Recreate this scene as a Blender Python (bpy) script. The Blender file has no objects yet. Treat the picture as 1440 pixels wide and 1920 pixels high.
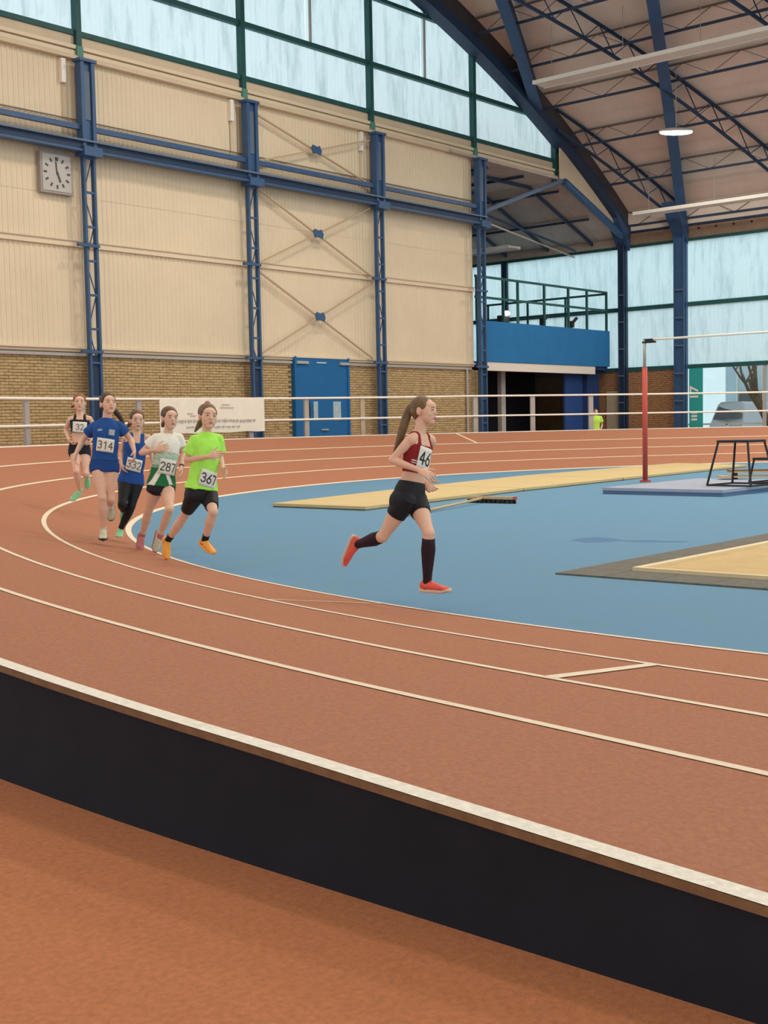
import bpy, bmesh, math, random
import numpy as np
from mathutils import Vector, Matrix
random.seed(7); np.random.seed(7)
SC = bpy.context.scene
COL = SC.collection

# ------------------------------------------------------------------ camera
F_PX, PITCH, ROLL, YAW, CAM_H = 2335.68, 0.0692, -0.0197, 0.7147, 1.4
FW = np.array([math.cos(YAW)*math.cos(PITCH), math.sin(YAW)*math.cos(PITCH), -math.sin(PITCH)])
_r = np.array([math.sin(YAW), -math.cos(YAW), 0.0]); _u = np.cross(_r, FW)
RT = math.cos(ROLL)*_r + math.sin(ROLL)*_u
UP = np.cross(RT, FW)
CAM = np.array([0.0, 0.0, CAM_H])
cd = bpy.data.cameras.new('camera'); cam = bpy.data.objects.new('camera', cd); COL.objects.link(cam)
cd.sensor_fit = 'VERTICAL'; cd.sensor_height = 24.0; cd.lens = F_PX/1920*24.0
cd.clip_start = 0.05; cd.clip_end = 500
M = Matrix.Identity(4)
for i in range(3):
    M[i][0] = RT[i]; M[i][1] = UP[i]; M[i][2] = -FW[i]; M[i][3] = CAM[i]
cam.matrix_world = M
SC.camera = cam

# ------------------------------------------------------------------ world, exposure
w = bpy.data.worlds.new('overcast'); SC.world = w; w.use_nodes = True
bg = w.node_tree.nodes['Background']
bg.inputs[0].default_value = (0.79, 0.95, 1.0, 1); bg.inputs[1].default_value = 1.22
SC.view_settings.view_transform = 'Standard'; SC.view_settings.look = 'None'
SC.view_settings.gamma = 1.0; SC.view_settings.exposure = 0.0
SC.view_settings.use_curve_mapping = False
SC.cycles.use_denoising = True
SC.cycles.max_bounces = 8; SC.cycles.diffuse_bounces = 5; SC.cycles.transparent_max_bounces = 12
LAMP_W = 370.0

# ------------------------------------------------------------------ helpers
def pix(u, v, d):
    """point seen at photo pixel (u, v) at depth d metres along the view axis"""
    return CAM + d*(FW + (u-720)/F_PX*RT - (v-960)/F_PX*UP)

def nrm(a):
    a = np.asarray(a, float); return a/(np.linalg.norm(a)+1e-12)

class MB:
    def __init__(s): s.v = []; s.f = []
    def add(s, vs, fs):
        o = len(s.v); s.v += [tuple(map(float, p)) for p in vs]; s.f += [tuple(i+o for i in f) for f in fs]; return s
    def box(s, x0, x1, y0, y1, z0, z1):
        return s.add([(x0,y0,z0),(x1,y0,z0),(x1,y1,z0),(x0,y1,z0),(x0,y0,z1),(x1,y0,z1),(x1,y1,z1),(x0,y1,z1)],
                     [(0,3,2,1),(4,5,6,7),(0,1,5,4),(1,2,6,5),(2,3,7,6),(3,0,4,7)])
    def bar(s, p, q, a, b, up=(0,0,1)):
        p = np.array(p, float); q = np.array(q, float); t = nrm(q-p); up = np.array(up, float)
        if abs(t@up) > .98: up = np.array([1.0,0,0])
        x = nrm(np.cross(t, up)); y = np.cross(x, t); x = x*a/2; y = y*b/2
        vs = [p-x-y,p+x-y,p+x+y,p-x+y,q-x-y,q+x-y,q+x+y,q-x+y]
        return s.add(vs, [(0,1,2,3),(7,6,5,4),(0,4,5,1),(1,5,6,2),(2,6,7,3),(3,7,4,0)])
    def rings(s, rings, closed=True, caps=True):
        n = len(rings[0]); vs = [p for r in rings for p in r]; fs = []
        for i in range(len(rings)-1):
            for j in range(n if closed else n-1):
                k = (j+1) % n
                fs.append((i*n+j, i*n+k, (i+1)*n+k, (i+1)*n+j))
        if caps and closed:
            fs.append(tuple(reversed(range(n)))); fs.append(tuple((len(rings)-1)*n+j for j in range(n)))
        return s.add(vs, fs)
    def tube(s, pts, rad, n=8, caps=True):
        pts = [np.array(p, float) for p in pts]
        if not hasattr(rad, '__len__'): rad = [rad]*len(pts)
        rs = []; x = None
        for i, p in enumerate(pts):
            t = nrm(pts[min(i+1, len(pts)-1)]-pts[max(i-1, 0)])
            if x is None:
                a = np.array([0,0,1.0]) if abs(t[2]) < .9 else np.array([1.0,0,0]); x = nrm(np.cross(t, a))
            else: x = nrm(x-t*(x@t))
            y = np.cross(t, x)
            rs.append([p+rad[i]*(math.cos(k*2*math.pi/n)*x+math.sin(k*2*math.pi/n)*y) for k in range(n)])
        return s.rings(rs, True, caps)
    def capsule(s, p, q, r0, r1, n=14, mid=None):
        """tapered limb segment with round ends; mid = [(t, r)...]"""
        p = np.array(p, float); q = np.array(q, float); L = np.linalg.norm(q-p); t = (q-p)/(L+1e-9)
        prof = [(-r0*.98, r0*.2), (-r0*.7, r0*.71), (-r0*.3, r0*.95), (0, r0)]
        for (a, r) in (mid or []): prof.append((a*L, r))
        prof += [(L, r1), (L+r1*.3, r1*.95), (L+r1*.7, r1*.71), (L+r1*.98, r1*.2)]
        return s.tube([p+t*a for a, _ in prof], [r for _, r in prof], n)
    def ell(s, c, A, r, n=16, m=10):
        c = np.array(c, float); A = [np.array(a, float) for a in A]; rs = []
        for i in range(m+1):
            th = math.pi*(i+.0)/m; th = min(max(th, .06), math.pi-.06)
            rs.append([c + A[2]*r[2]*(-math.cos(th)) + math.sin(th)*(A[0]*r[0]*math.cos(k*2*math.pi/n)+A[1]*r[1]*math.sin(k*2*math.pi/n)) for k in range(n)])
        return s.rings(rs)
    def mesh(s, name, off=(0,0,0)):
        me = bpy.data.meshes.new(name)
        v = np.array(s.v, float)-np.array(off, float)
        me.from_pydata([tuple(p) for p in v], [], s.f); me.update(); return me
    def build(s, name, mat, parent=None, smooth=False, kind=None):
        off = WLOC.get(parent.name, (0,0,0)) if parent is not None else (0,0,0)
        me = s.mesh(name, off); return link(name, me, mat, parent, smooth, kind)

WLOC = {}
def link(name, me, mat, parent=None, smooth=False, kind=None):
    o = bpy.data.objects.new(name, me); COL.objects.link(o)
    if mat is not None: me.materials.clear(); me.materials.append(mat)
    if parent is not None: o.parent = parent; WLOC[o.name] = WLOC.get(parent.name, (0,0,0))
    if smooth:
        me.polygons.foreach_set('use_smooth', [True]*len(me.polygons))
    if kind: o['kind'] = kind
    return o
def empty(name, loc=(0,0,0), kind=None):
    o = bpy.data.objects.new(name, None); COL.objects.link(o); o.location = tuple(float(a) for a in loc)
    o.empty_display_size = .1
    WLOC[o.name] = tuple(float(a) for a in loc)
    if kind: o['kind'] = kind
    return o
def tag(o, label, cat, group=None):
    o['label'] = label; o['category'] = cat
    if group: o['group'] = group
    return o
def fixn(o):
    bm = bmesh.new(); bm.from_mesh(o.data); bmesh.ops.recalc_face_normals(bm, faces=bm.faces); bm.to_mesh(o.data); bm.free(); return o

# ------------------------------------------------------------------ materials
MATS = {}
def mat(name, col, rough=.6, var=0., scale=8., stretch=(1,1,1), bump=0., bscale=60., metal=0., spec=.3, emis=None, es=0., var2=None):
    if name in MATS: return MATS[name]
    m = bpy.data.materials.new(name); m.use_nodes = True; nt = m.node_tree; b = nt.nodes['Principled BSDF']
    b.inputs['Base Color'].default_value = (*col, 1); b.inputs['Roughness'].default_value = rough
    b.inputs['Metallic'].default_value = metal; b.inputs['Specular IOR Level'].default_value = spec
    if emis: b.inputs['Emission Color'].default_value = (*emis, 1); b.inputs['Emission Strength'].default_value = es
    if var or bump:
        tc = nt.nodes.new('ShaderNodeTexCoord'); mp = nt.nodes.new('ShaderNodeMapping'); mp.inputs['Scale'].default_value = stretch
        nt.links.new(tc.outputs['Object'], mp.inputs['Vector'])
    if var:
        n = nt.nodes.new('ShaderNodeTexNoise'); n.inputs['Scale'].default_value = scale; n.inputs['Detail'].default_value = 5
        n.inputs['Roughness'].default_value = .65
        nt.links.new(mp.outputs[0], n.inputs['Vector'])
        rp = nt.nodes.new('ShaderNodeValToRGB'); rp.color_ramp.elements[0].position = .3; rp.color_ramp.elements[1].position = .7
        lo = var2 if var2 else tuple(c*(1-var) for c in col); hi = tuple(min(1, c*(1+var)) for c in col)
        rp.color_ramp.elements[0].color = (*lo, 1); rp.color_ramp.elements[1].color = (*hi, 1)
        nt.links.new(n.outputs['Fac'], rp.inputs[0]); nt.links.new(rp.outputs[0], b.inputs['Base Color'])
    if bump:
        n2 = nt.nodes.new('ShaderNodeTexNoise'); n2.inputs['Scale'].default_value = bscale; n2.inputs['Detail'].default_value = 4
        nt.links.new(mp.outputs[0], n2.inputs['Vector'])
        bp = nt.nodes.new('ShaderNodeBump'); bp.inputs['Strength'].default_value = bump; bp.inputs['Distance'].default_value = .02
        nt.links.new(n2.outputs['Fac'], bp.inputs['Height']); nt.links.new(bp.outputs[0], b.inputs['Normal'])
    MATS[name] = m; return m

def mat_pane(name, col, dirt):
    m = bpy.data.materials.new(name); m.use_nodes = True; nt = m.node_tree
    for n in list(nt.nodes):
        if n.type != 'OUTPUT_MATERIAL': nt.nodes.remove(n)
    out = [n for n in nt.nodes if n.type == 'OUTPUT_MATERIAL'][0]
    tc = nt.nodes.new('ShaderNodeTexCoord'); mp = nt.nodes.new('ShaderNodeMapping'); mp.inputs['Scale'].default_value = (2.2, 2.2, .35)
    nt.links.new(tc.outputs['Object'], mp.inputs['Vector'])
    n = nt.nodes.new('ShaderNodeTexNoise'); n.inputs['Scale'].default_value = 1.2; n.inputs['Detail'].default_value = 7; n.inputs['Roughness'].default_value = .7
    nt.links.new(mp.outputs[0], n.inputs['Vector'])
    rp = nt.nodes.new('ShaderNodeValToRGB'); e = rp.color_ramp.elements
    e[0].position = .34; e[0].color = (*dirt, 1); e[1].position = .52; e[1].color = (*col, 1)
    nt.links.new(n.outputs['Fac'], rp.inputs[0])
    tr = nt.nodes.new('ShaderNodeBsdfTranslucent'); df = nt.nodes.new('ShaderNodeBsdfDiffuse'); mx = nt.nodes.new('ShaderNodeMixShader')
    mx.inputs[0].default_value = .15
    nt.links.new(rp.outputs[0], tr.inputs[0]); nt.links.new(rp.outputs[0], df.inputs[0])
    nt.links.new(tr.outputs[0], mx.inputs[1]); nt.links.new(df.outputs[0], mx.inputs[2]); nt.links.new(mx.outputs[0], out.inputs[0])
    MATS[name] = m; return m
def mat_glass(name):
    m = bpy.data.materials.new(name); m.use_nodes = True; nt = m.node_tree
    for n in list(nt.nodes):
        if n.type != 'OUTPUT_MATERIAL': nt.nodes.remove(n)
    out = [n for n in nt.nodes if n.type == 'OUTPUT_MATERIAL'][0]
    a = nt.nodes.new('ShaderNodeBsdfTransparent'); a.inputs[0].default_value = (.88, .93, .93, 1)
    g = nt.nodes.new('ShaderNodeBsdfGlossy'); g.inputs['Roughness'].default_value = .08
    mx = nt.nodes.new('ShaderNodeMixShader'); mx.inputs[0].default_value = .08
    nt.links.new(a.outputs[0], mx.inputs[1]); nt.links.new(g.outputs[0], mx.inputs[2]); nt.links.new(mx.outputs[0], out.inputs[0])
    MATS[name] = m; return m
def mat_attr(name, rough=.8):
    m = bpy.data.materials.new(name); m.use_nodes = True; nt = m.node_tree; b = nt.nodes['Principled BSDF']
    a = nt.nodes.new('ShaderNodeAttribute'); a.attribute_name = 'dye'
    nt.links.new(a.outputs['Color'], b.inputs['Base Color']); b.inputs['Roughness'].default_value = rough; b.inputs['Specular IOR Level'].default_value = .2
    return m

m_track = mat('track_rubber', (.445,.190,.108), .85, .16, 45, bump=.5, bscale=220, spec=.25)
m_floor = mat('floor_rubber', (.54,.205,.088), .85, .16, 45, bump=.5, bscale=220, spec=.25)
m_blue = mat('infield_rubber', (.115,.25,.40), .75, .10, 1.3, bump=.25, bscale=150, spec=.2, var2=(.13,.275,.39))
m_line = mat('line_paint', (.80,.68,.52), .7, .06, 30)
m_edge_white = mat('edge_paint', (.80,.76,.66), .7, .15, 40)
m_ply = mat('plywood_edge', (.22,.11,.05), .6, .2, 20)
m_black = mat('black_skirt', (.012,.012,.018), .8, .2, 3)
m_steel = mat('blue_steel', (.040,.098,.215), .45, .12, 4, spec=.4)
m_steel_d = mat('dark_blue_steel', (.022,.045,.095), .5, .12, 4)
m_rail = mat('blue_grey_rail', (.12,.17,.26), .45, .1, 4)
m_green = mat('green_frame', (.022,.095,.095), .5, .15, 4)
m_lgreen = mat('pale_green_frame', (.10,.26,.20), .5, .1, 4)
m_clad = mat('beige_cladding', (.75,.63,.455), .5, .05, .6, spec=.35)
m_clad2 = mat('beige_trim', (.67,.54,.385), .55, .06, 1.)
m_brick = mat('yellow_brick', (.50,.36,.185), .9, .34, 3.2, stretch=(1,1,3.5))
m_brick2 = mat('brown_brick', (.36,.20,.10), .9, .4, 5.5, stretch=(1,1,3))
m_mortar = mat('mortar', (.22,.155,.08), .9, .15, 6)
m_roof = mat('roof_board', (.82,.71,.62), .8, .07, .8)
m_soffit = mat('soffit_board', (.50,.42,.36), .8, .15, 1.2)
m_fascia = mat('brown_fascia', (.36,.25,.17), .8, .18, 1.5)
m_white = mat('white_paint', (.88,.84,.76), .5, .03, 6)
m_grey = mat('grey_paint', (.42,.40,.38), .6, .05, 6)
m_panel = mat('radiant_panel', (.72,.66,.58), .5, .03, 2)
m_doorblue = mat('door_blue', (.020,.14,.36), .6, .05, 2, spec=.15)
m_balcony = mat('balcony_blue', (.028,.185,.44), .65, .06, 1.5, spec=.15)
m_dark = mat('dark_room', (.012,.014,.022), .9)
m_navy = mat('navy_panel', (.02,.05,.16), .7, .1, 2)
m_tan = mat('tan_mat', (.60,.465,.235), .75, .06, 2, bump=.1, bscale=90)
m_matside = mat('mat_side', (.20,.19,.15), .8)
m_greymat = mat('grey_blue_mat', (.33,.37,.47), .6, .05, 3)
m_matblue = mat('mat_edge_blue', (.10,.16,.28), .6)
m_rubber = mat('grey_rubber', (.16,.155,.13), .85, .15, 12, bump=.5, bscale=70)
m_sand = mat('sand', (.58,.42,.205), .9, .08, 2.5, bump=.4, bscale=25)
m_cream = mat('cream_edging', (.78,.64,.40), .6, .04, 5)
m_red = mat('red_pole', (.52,.075,.06), .4)
m_blk = mat('black_metal', (.012,.011,.012), .45, spec=.4)
m_wood = mat('pale_wood', (.58,.40,.20), .6, .12, 6, stretch=(8,8,1))
m_brown = mat('brown_board', (.22,.10,.05), .6, .15, 6)
m_clock = mat('clock_face', (.50,.48,.45), .5)
m_clockrim = mat('clock_rim', (.34,.31,.29), .5)
m_ink = mat('ink', (.03,.03,.035), .7)
m_greyink = mat('grey_ink', (.42,.40,.36), .8)
m_cloth = mat('banner_cloth', (.80,.74,.64), .8, .04, 4, bump=.3, bscale=5)
m_teal = mat('teal_banner', (.03,.36,.36), .6)
m_pane = mat_pane('translucent_sheet', (.84,.93,.95), (.60,.71,.72))
m_pane2 = mat_pane('bluish_translucent_sheet', (.80,.97,1.0), (.60,.76,.80))
m_glass = mat_glass('clear_glass')
m_led = mat('led', (1,1,1), .5, emis=(1,.95,.86), es=14.)
m_bib = mat('bib_paper', (.82,.78,.70), .8)
m_snow = mat('outside_ground', (.66,.68,.70), .9, .1, .3)

# ------------------------------------------------------------------ track shape
TCX, TCY, R0 = 25.5203, 2.839, 18.5427
OFF = np.concatenate([[0], np.cumsum([1.1049, .9885, 1.0177, 1.1447])])
EDGE = OFF[4]+.07
def bank(s, o):
    m = min(s, 180-s); k = .08
    t = (m+18.455)/(35.0455+18.455)
    t = math.log1p(math.exp(max(-50, min(50, t/k))))*k
    t = 1-math.log1p(math.exp(max(-50, min(50, (1-t)/k))))*k
    x = o/OFF[4]
    return 1.0975*t*(x-.0796*x*(1-x))
def tp(s, o, dz=0.):
    """point on the track: s = degrees round the bend (below 0 / above 180 = straights), o = metres out from the infield edge"""
    R = R0+o; z = bank(s, o)+.006+dz
    if s < 0: return (TCX-R, TCY+math.radians(s)*R0, z)
    if s > 180: return (TCX+R, TCY-math.radians(s-180)*R0, z)
    a = math.radians(180-s); return (TCX+R*math.cos(a), TCY+R*math.sin(a), z)
def surf_h(x, y):
    dx, dy = x-TCX, y-TCY; r = math.hypot(dx, dy) if dy > 0 else abs(dx)
    if r <= R0: return 0.
    s = 180-math.degrees(math.atan2(dy, dx)) if dy > 0 else (math.degrees(dy/R0) if dx < 0 else 180-math.degrees(dy/R0))
    if r > R0+EDGE: return 0.
    return bank(s, r-R0)+.006
SS = [-46+2*i for i in range(23)]+[i*1.0 for i in range(0, 181)]+[182+2*i for i in range(23)]

# ------------------------------------------------------------------ floor, infield, track
MB().add([(-25,-25,-.004),(58,-25,-.004),(58,40,-.004),(-25,40,-.004)], [(0,1,2,3)]).build('floor', m_floor, kind='structure')
b = MB(); pts = [tp(s, .0) for s in SS]; b.add([(x,y,.0) for x,y,z in pts], [tuple(range(len(pts)))])
b.build('infield_floor', m_blue, kind='structure')
tr = MB(); NO = 12
g = [[tp(s, EDGE*j/NO) for j in range(NO+1)] for s in SS]
tr.rings(g, closed=False)
track = tr.build('track_floor', m_track, smooth=True, kind='structure')
fixn(track)
def strip(o0, o1, s_list, dz, name, m, parent):
    b = MB(); b.rings([[tp(s, o0, dz), tp(s, o1, dz)] for s in s_list], closed=False); return fixn(b.build(name, m, parent))
strip(-.035, .045, SS, .004, 'lane_line', m_line, track)
for k in (1, 2, 3): strip(OFF[k]-.03, OFF[k]+.03, SS, .004, 'lane_line', m_line, track)
strip(OFF[4]-.015, EDGE, SS, .004, 'edge_line', m_edge_white, track)
def cross(s, o0, o1, wd, name='start_mark'):
    da = math.degrees(wd/(R0+o0))/2; b = MB(); n = 6
    b.rings([[tp(s-da, o0+(o1-o0)*i/n, .005), tp(s+da, o0+(o1-o0)*i/n, .005)] for i in range(n+1)], closed=False)
    fixn(b.build(name, m_line, track))
cross(1.1, OFF[1], OFF[2], .07); cross(10.9, 0, OFF[1], .025); cross(106.7, OFF[3], OFF[4], .09)
b = MB(); b.rings([[tuple(tp(s, EDGE+.004, 0.003)), tuple(np.array(tp(s, EDGE+.004))-[0,0,.022])] for s in SS], closed=False)
fixn(b.build('plywood_rim', m_ply, track))
b = MB()
b.rings([[tuple(np.array(tp(s, EDGE-.02))-[0,0,.02]), (*tp(s, EDGE-.02)[:2], -.004)] for s in SS], closed=False)
fixn(b.build('black_skirting', m_black, kind='structure'))

# ------------------------------------------------------------------ gable wall
YW, YC = 29.2, 28.8
K = YW/YC
def zw(z): return 1.4+(z-1.4)*K
COLX = [15.0, 21.08, 27.2, 33.23, 39.2]
wall = empty('wall_left', (27, YW, 0), 'structure')
X0, X1 = 9.0, 39.1
DOOR = (29.2, 31.8)
# masonry back and bricks
b = MB(); b.box(X0, DOOR[0], YW+.03, YW+.3, 0, zw(3.45)); b.box(DOOR[1], X1, YW+.03, YW+.3, 0, zw(3.45)); b.build('mortar_backing', m_mortar, wall)
b = MB(); ch = .083; bl = .26; z = .6; row = 0
while z < zw(3.40):
    x = X0+4-(row % 2)*bl/2
    while x < X1-.02:
        xa, xb = max(x, X0+4)+.006, min(x+bl, X1)-.006
        if not (xb > DOOR[0] and xa < DOOR[1]) and xb-xa > .04:
            pr = random.uniform(0, .012); b.box(xa, xb, YW-.0-pr, YW+.06, z+.007, z+ch-.007)
        x += bl
    z += ch; row += 1
b.build('brick', m_brick, wall, kind='stuff')
b = MB(); b.box(X1, X1+.25, YW-.05, YW+3.5, 0, zw(3.45)); b.build('brick_corner_pier', m_brick, wall)
# cladding panels, one per bay and tier, with real ribs
def cladding(x0, x1, z0, z1):
    b = MB(); p = .16; prof = []; x = x0
    while x < x1-.01:
        prof += [(x, 0), (x+p*.36, 0), (x+p*.5, -.020), (x+p*.86, -.020)]; x += p
    prof.append((x1, 0))
    b.rings([[(a, YW+.0+d, z0) for a, d in prof], [(a, YW+.0+d, z1) for a, d in prof]], closed=False)
    return fixn(b.build('cladding_panel', m_clad, wall))
tiers = [(zw(3.72), zw(6.42)), (zw(6.58), zw(7.78)), (zw(7.785), zw(9.6)), (zw(9.605), zw(11.42))]
xs = [X0]+COLX[:4]+[X1]
for i in range(len(xs)-1):
    for (a, c) in tiers: cladding(xs[i], xs[i+1]-.005, a, c)
MB().box(X0, X1, YW+.06, YW+.3, zw(3.45), zw(11.5)).build('backing_wall', m_clad2, wall)
def ledge(z0, z1, out, x0=X0, x1=X1, m=m_clad2, name='ledge'):
    return MB().box(x0, x1, YW-out, YW+.06, z0, z1).build(name, m, wall)
ledge(zw(6.42), zw(6.56), .10, m=m_clad); ledge(zw(6.56), zw(6.59), .14)
ledge(zw(3.66), zw(3.72), .12, m=m_clad); ledge(zw(3.58), zw(3.66), .06)
ledge(zw(3.46), zw(3.54), .10, X0, DOOR[0]-.1, m=m_grey, name='conduit'); ledge(zw(3.46), zw(3.54), .10, DOOR[1]+.1, X1-.2, m=m_grey, name='conduit')
XE = 46.0
MB().box(44.9, 46.2, YW+.06, YW+.16, zw(11.4), zw(12.9)).build('end_plate', m_clad2, wall)
ledge(zw(11.42), zw(11.52), .22, x1=XE); ledge(zw(11.55), zw(11.66), .14, x1=XE, m=m_clad); ledge(zw(11.70), zw(11.80), .18, x1=XE, m=m_clad); ledge(zw(11.66), zw(12.08), .05, x1=XE, name='fascia_board')
for x in (20.62, 26.75, 32.75): MB().box(x-.12, x+.02, YW-.16, YW-.03, zw(10.75), zw(11.38)).build('conduit_box', m_white, wall); MB().box(x-.06, x-.03, YW-.06, YW-.03, zw(9.7), zw(10.75)).build('conduit', m_clad2, wall)
MB().tube([(38.6, YW-.08, .5), (38.6, YW-.08, zw(3.5))], .05, 8).build('drain_pipe', m_grey, wall)

# arch
ACX, ACZ, AR = 20.0, -34.351, 53.2996
def zb(x): return math.sqrt(AR*AR-(x-ACX)**2)+ACZ
def zbw(x): return zw(zb(ACX+(x-ACX)))  # at the wall plane

# upper gable window
win = empty('window_1', (27, YW, zw(12.1)), 'structure')
ZS, ZT = zw(12.15), zw(13.78)
b = MB(); b.box(X0, 45.0, YW-.12, YW+.05, ZS-.07, ZS+.07); b.build('sill_bar', m_green, win)
b = MB(); b.box(X0, 42.9, YW-.12, YW+.05, ZT-.08, ZT+.08); b.build('transom', m_green, win)
b = MB(); b.box(X0, 37.2, YW-.12, YW+.05, zw(16.05)-.06, zw(16.05)+.06); b.build('transom', m_green, win)
for x in COLX+[44.85]:
    MB().box(x-.085, x+.085, YW-.20, YW+.02, zw(11.55)+(0 if x < 44 else -.4), zbw(x)+.1).build('mullion', m_green, win)
    if x < 44: MB().box(x-.10, x+.10, YW-.23, YW-.0, zw(11.5), zw(11.78)).build('mullion_foot', m_lgreen, win)
for x in (30.4, 36.4):
    MB().box(x-.04, x+.04, YW-.04, YW+.02, ZT, zbw(x)).build('glazing_bar', m_grey, win)
def pane_poly(x0, x1, z0, z1f):
    p = .18; n = max(2, int((x1-x0)/p*2)); top = []; bot = []
    for i in range(n+1):
        x = x0+(x1-x0)*i/n; d = .012*(1 if i % 2 else -1)
        zt = z1f(x)
        if zt <= z0+.01: zt = z0+.01
        bot.append((x, YW+.04+d, z0)); top.append((x, YW+.04+d, zt))
    b = MB(); b.rings([bot, top], closed=False); return b.build('pane', m_pane, win)
ex = [X0]+COLX+[44.85]
for i in range(len(ex)-1):
    a, c = ex[i]+.05, ex[i+1]-.05
    pane_poly(a, c, ZS+.05, lambda x: min(ZT-.05, zbw(x)))
    for (p, q) in ([(a, (a+c)/2-.02), ((a+c)/2+.02, c)] if i < 5 else [(a, min(c, 43))]):
        pane_poly(p, q, ZT+.05, lambda x: zbw(x)+.1)

# gable rib (deep edge girder) and beige strip below it
def arch_girder(name, y0, y1, xa, xb, d0, d1, m, parent=None, zf=zb, n=40, kind='structure'):
    b = MB(); rs = []
    for i in range(n+1):
        x = xa+(xb-xa)*i/n; z = zf(x)
        rs.append([(x,y0,z+d0),(x,y1,z+d0),(x,y1,z+d1),(x,y0,z+d1)])
    b.rings(rs); return fixn(b.build(name, m, parent, kind=kind))
gr = arch_girder('gable_beam', YC-.15, YC+.15, 10, 50.3, .1, 1.25, mat('girder_web', (.07,.065,.07), .6, .1, 2))
arch_girder('lower_flange', YC-.28, YC+.28, 10, 50.3, -.05, .40, m_steel_d, gr, kind=None)
b = MB(); n = 14; rs = []
for i in range(n+1):
    x = 44.8+(50.2-44.8)*i/n; dd = 1.28*(1-i/n)+.16
    rs.append([(x,YC-.02,zb(x)-dd),(x,YC+.05,zb(x)-dd),(x,YC+.05,zb(x)+.05),(x,YC-.02,zb(x)+.05)])
b.rings(rs); fixn(b.build('slanted_trim', m_clad2, kind='structure'))

# ------------------------------------------------------------------ columns on the gable
def lattice_column(x, y):
    c = empty('steel_column', (x, y, 0), 'structure')
    for s in (-1, 1):
        MB().box(x+s*.165-.035, x+s*.165+.035, y-.07, y+.07, 0, 9.1).build('chord', m_steel, c)
    zz = .5; k = 0
    while zz < 9.0:
        MB().box(x-.165, x+.165, y-.06, y+.0, zz-.03, zz+.03).build('rung', m_steel, c); zz += .93
    b = MB(); zz = .5; s = 1
    while zz < 8.2:
        b.bar((x-s*.15, y+.05, zz), (x+s*.15, y+.05, zz+.93), .025, .025); zz += .93; s = -s
    b.build('lacing', m_steel, c)
    MB().box(x-.14, x+.14, y+.0, y+.06, 0, 3.5).build('web_plate', m_steel_d, c)
    b = MB(); b.box(x-.23, x-.12, y-.13, y+.13, 9.1, 11.5); b.box(x+.12, x+.23, y-.13, y+.13, 9.1, 11.5); b.box(x-.14, x+.14, y-.04, y+.06, 9.1, 11.45)
    b.box(x-.28, x+.28, y-.17, y+.17, 11.44, 11.52); b.build('box_head', m_steel, c)
    MB().box(x-.10, x+.10, y-.07, y-.045, 9.9, 11.2).build('head_recess', mat('recess_blue', (.11,.16,.22), .5), c)
    MB().box(x-.30, x+.30, y-.28, y+.16, 8.90, 9.14).build('corbel', m_steel, c)
    for zz in (6.5, 3.6):
        MB().box(x-.5, x+.20, y-.14, y-.04, zz-.05, zz+.03).build('bracket', m_steel, c)
    return c
for x in COLX[1:]: lattice_column(x, YC)
# crane-rail beams along the columns
bb = MB(); bb.box(X0, 39.4, YC-.02, YC+.10, 9.62, 9.76); bb.build('upper_wall_beam', m_steel, kind='structure')
bm_ = empty('rail_beam', (25, YC-.35, 9.1), 'structure')
MB().box(X0, 39.4, YC-.20, YC+.08, 9.28, 9.33).build('top_flange', m_rail, bm_)
MB().box(X0, 39.4, YC-.09, YC-.03, 9.06, 9.28).build('web', m_steel_d, bm_)
MB().box(X0, 39.4, YC-.22, YC+.10, 9.0, 9.06).build('bottom_flange', m_steel, bm_)
MB().tube([(X0, YW-.08, 9.95), (X1, YW-.08, 9.95)], .018, 6).build('wall_cable', mat('cable', (.2,.17,.15), .7), wall)

# X bracing between second and third visible columns
m_rod = mat('bracing_rod', (.50,.39,.26), .6)
xa, xb = 27.55, 32.95
for (z0, z1) in ((3.75, 6.35), (6.6, 8.95), (9.75, 11.25)):
    br = empty('cross_brace_beam', ((xa+xb)/2, YC+.1, z0), 'structure')
    MB().bar((xa, YC+.12, z0), (xb, YC+.12, z1), .05, .05).build('brace_rod', m_rod, br)
    MB().bar((xa, YC+.16, z1), (xb, YC+.16, z0), .05, .05).build('brace_rod', m_rod, br)
    cx, cz = (xa+xb)/2, (z0+z1)/2
    MB().add([(cx-.24,YC+.06,cz+.05),(cx-.16,YC+.06,cz-.14),(cx,YC+.06,cz-.11),(cx+.18,YC+.06,cz-.15),(cx+.24,YC+.06,cz-.02),(cx+.15,YC+.06,cz+.15),(cx,YC+.06,cz+.11),(cx-.17,YC+.06,cz+.15),
              (cx-.24,YC+.10,cz+.05),(cx-.16,YC+.10,cz-.14),(cx,YC+.10,cz-.11),(cx+.18,YC+.10,cz-.15),(cx+.24,YC+.10,cz-.02),(cx+.15,YC+.10,cz+.15),(cx,YC+.10,cz+.11),(cx-.17,YC+.10,cz+.15)],
             [tuple(range(8)), tuple(reversed(range(8,16)))]+[(i,(i+1)%8,8+(i+1)%8,8+i) for i in range(8)]).build('gusset_plate', m_steel, br)

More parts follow.
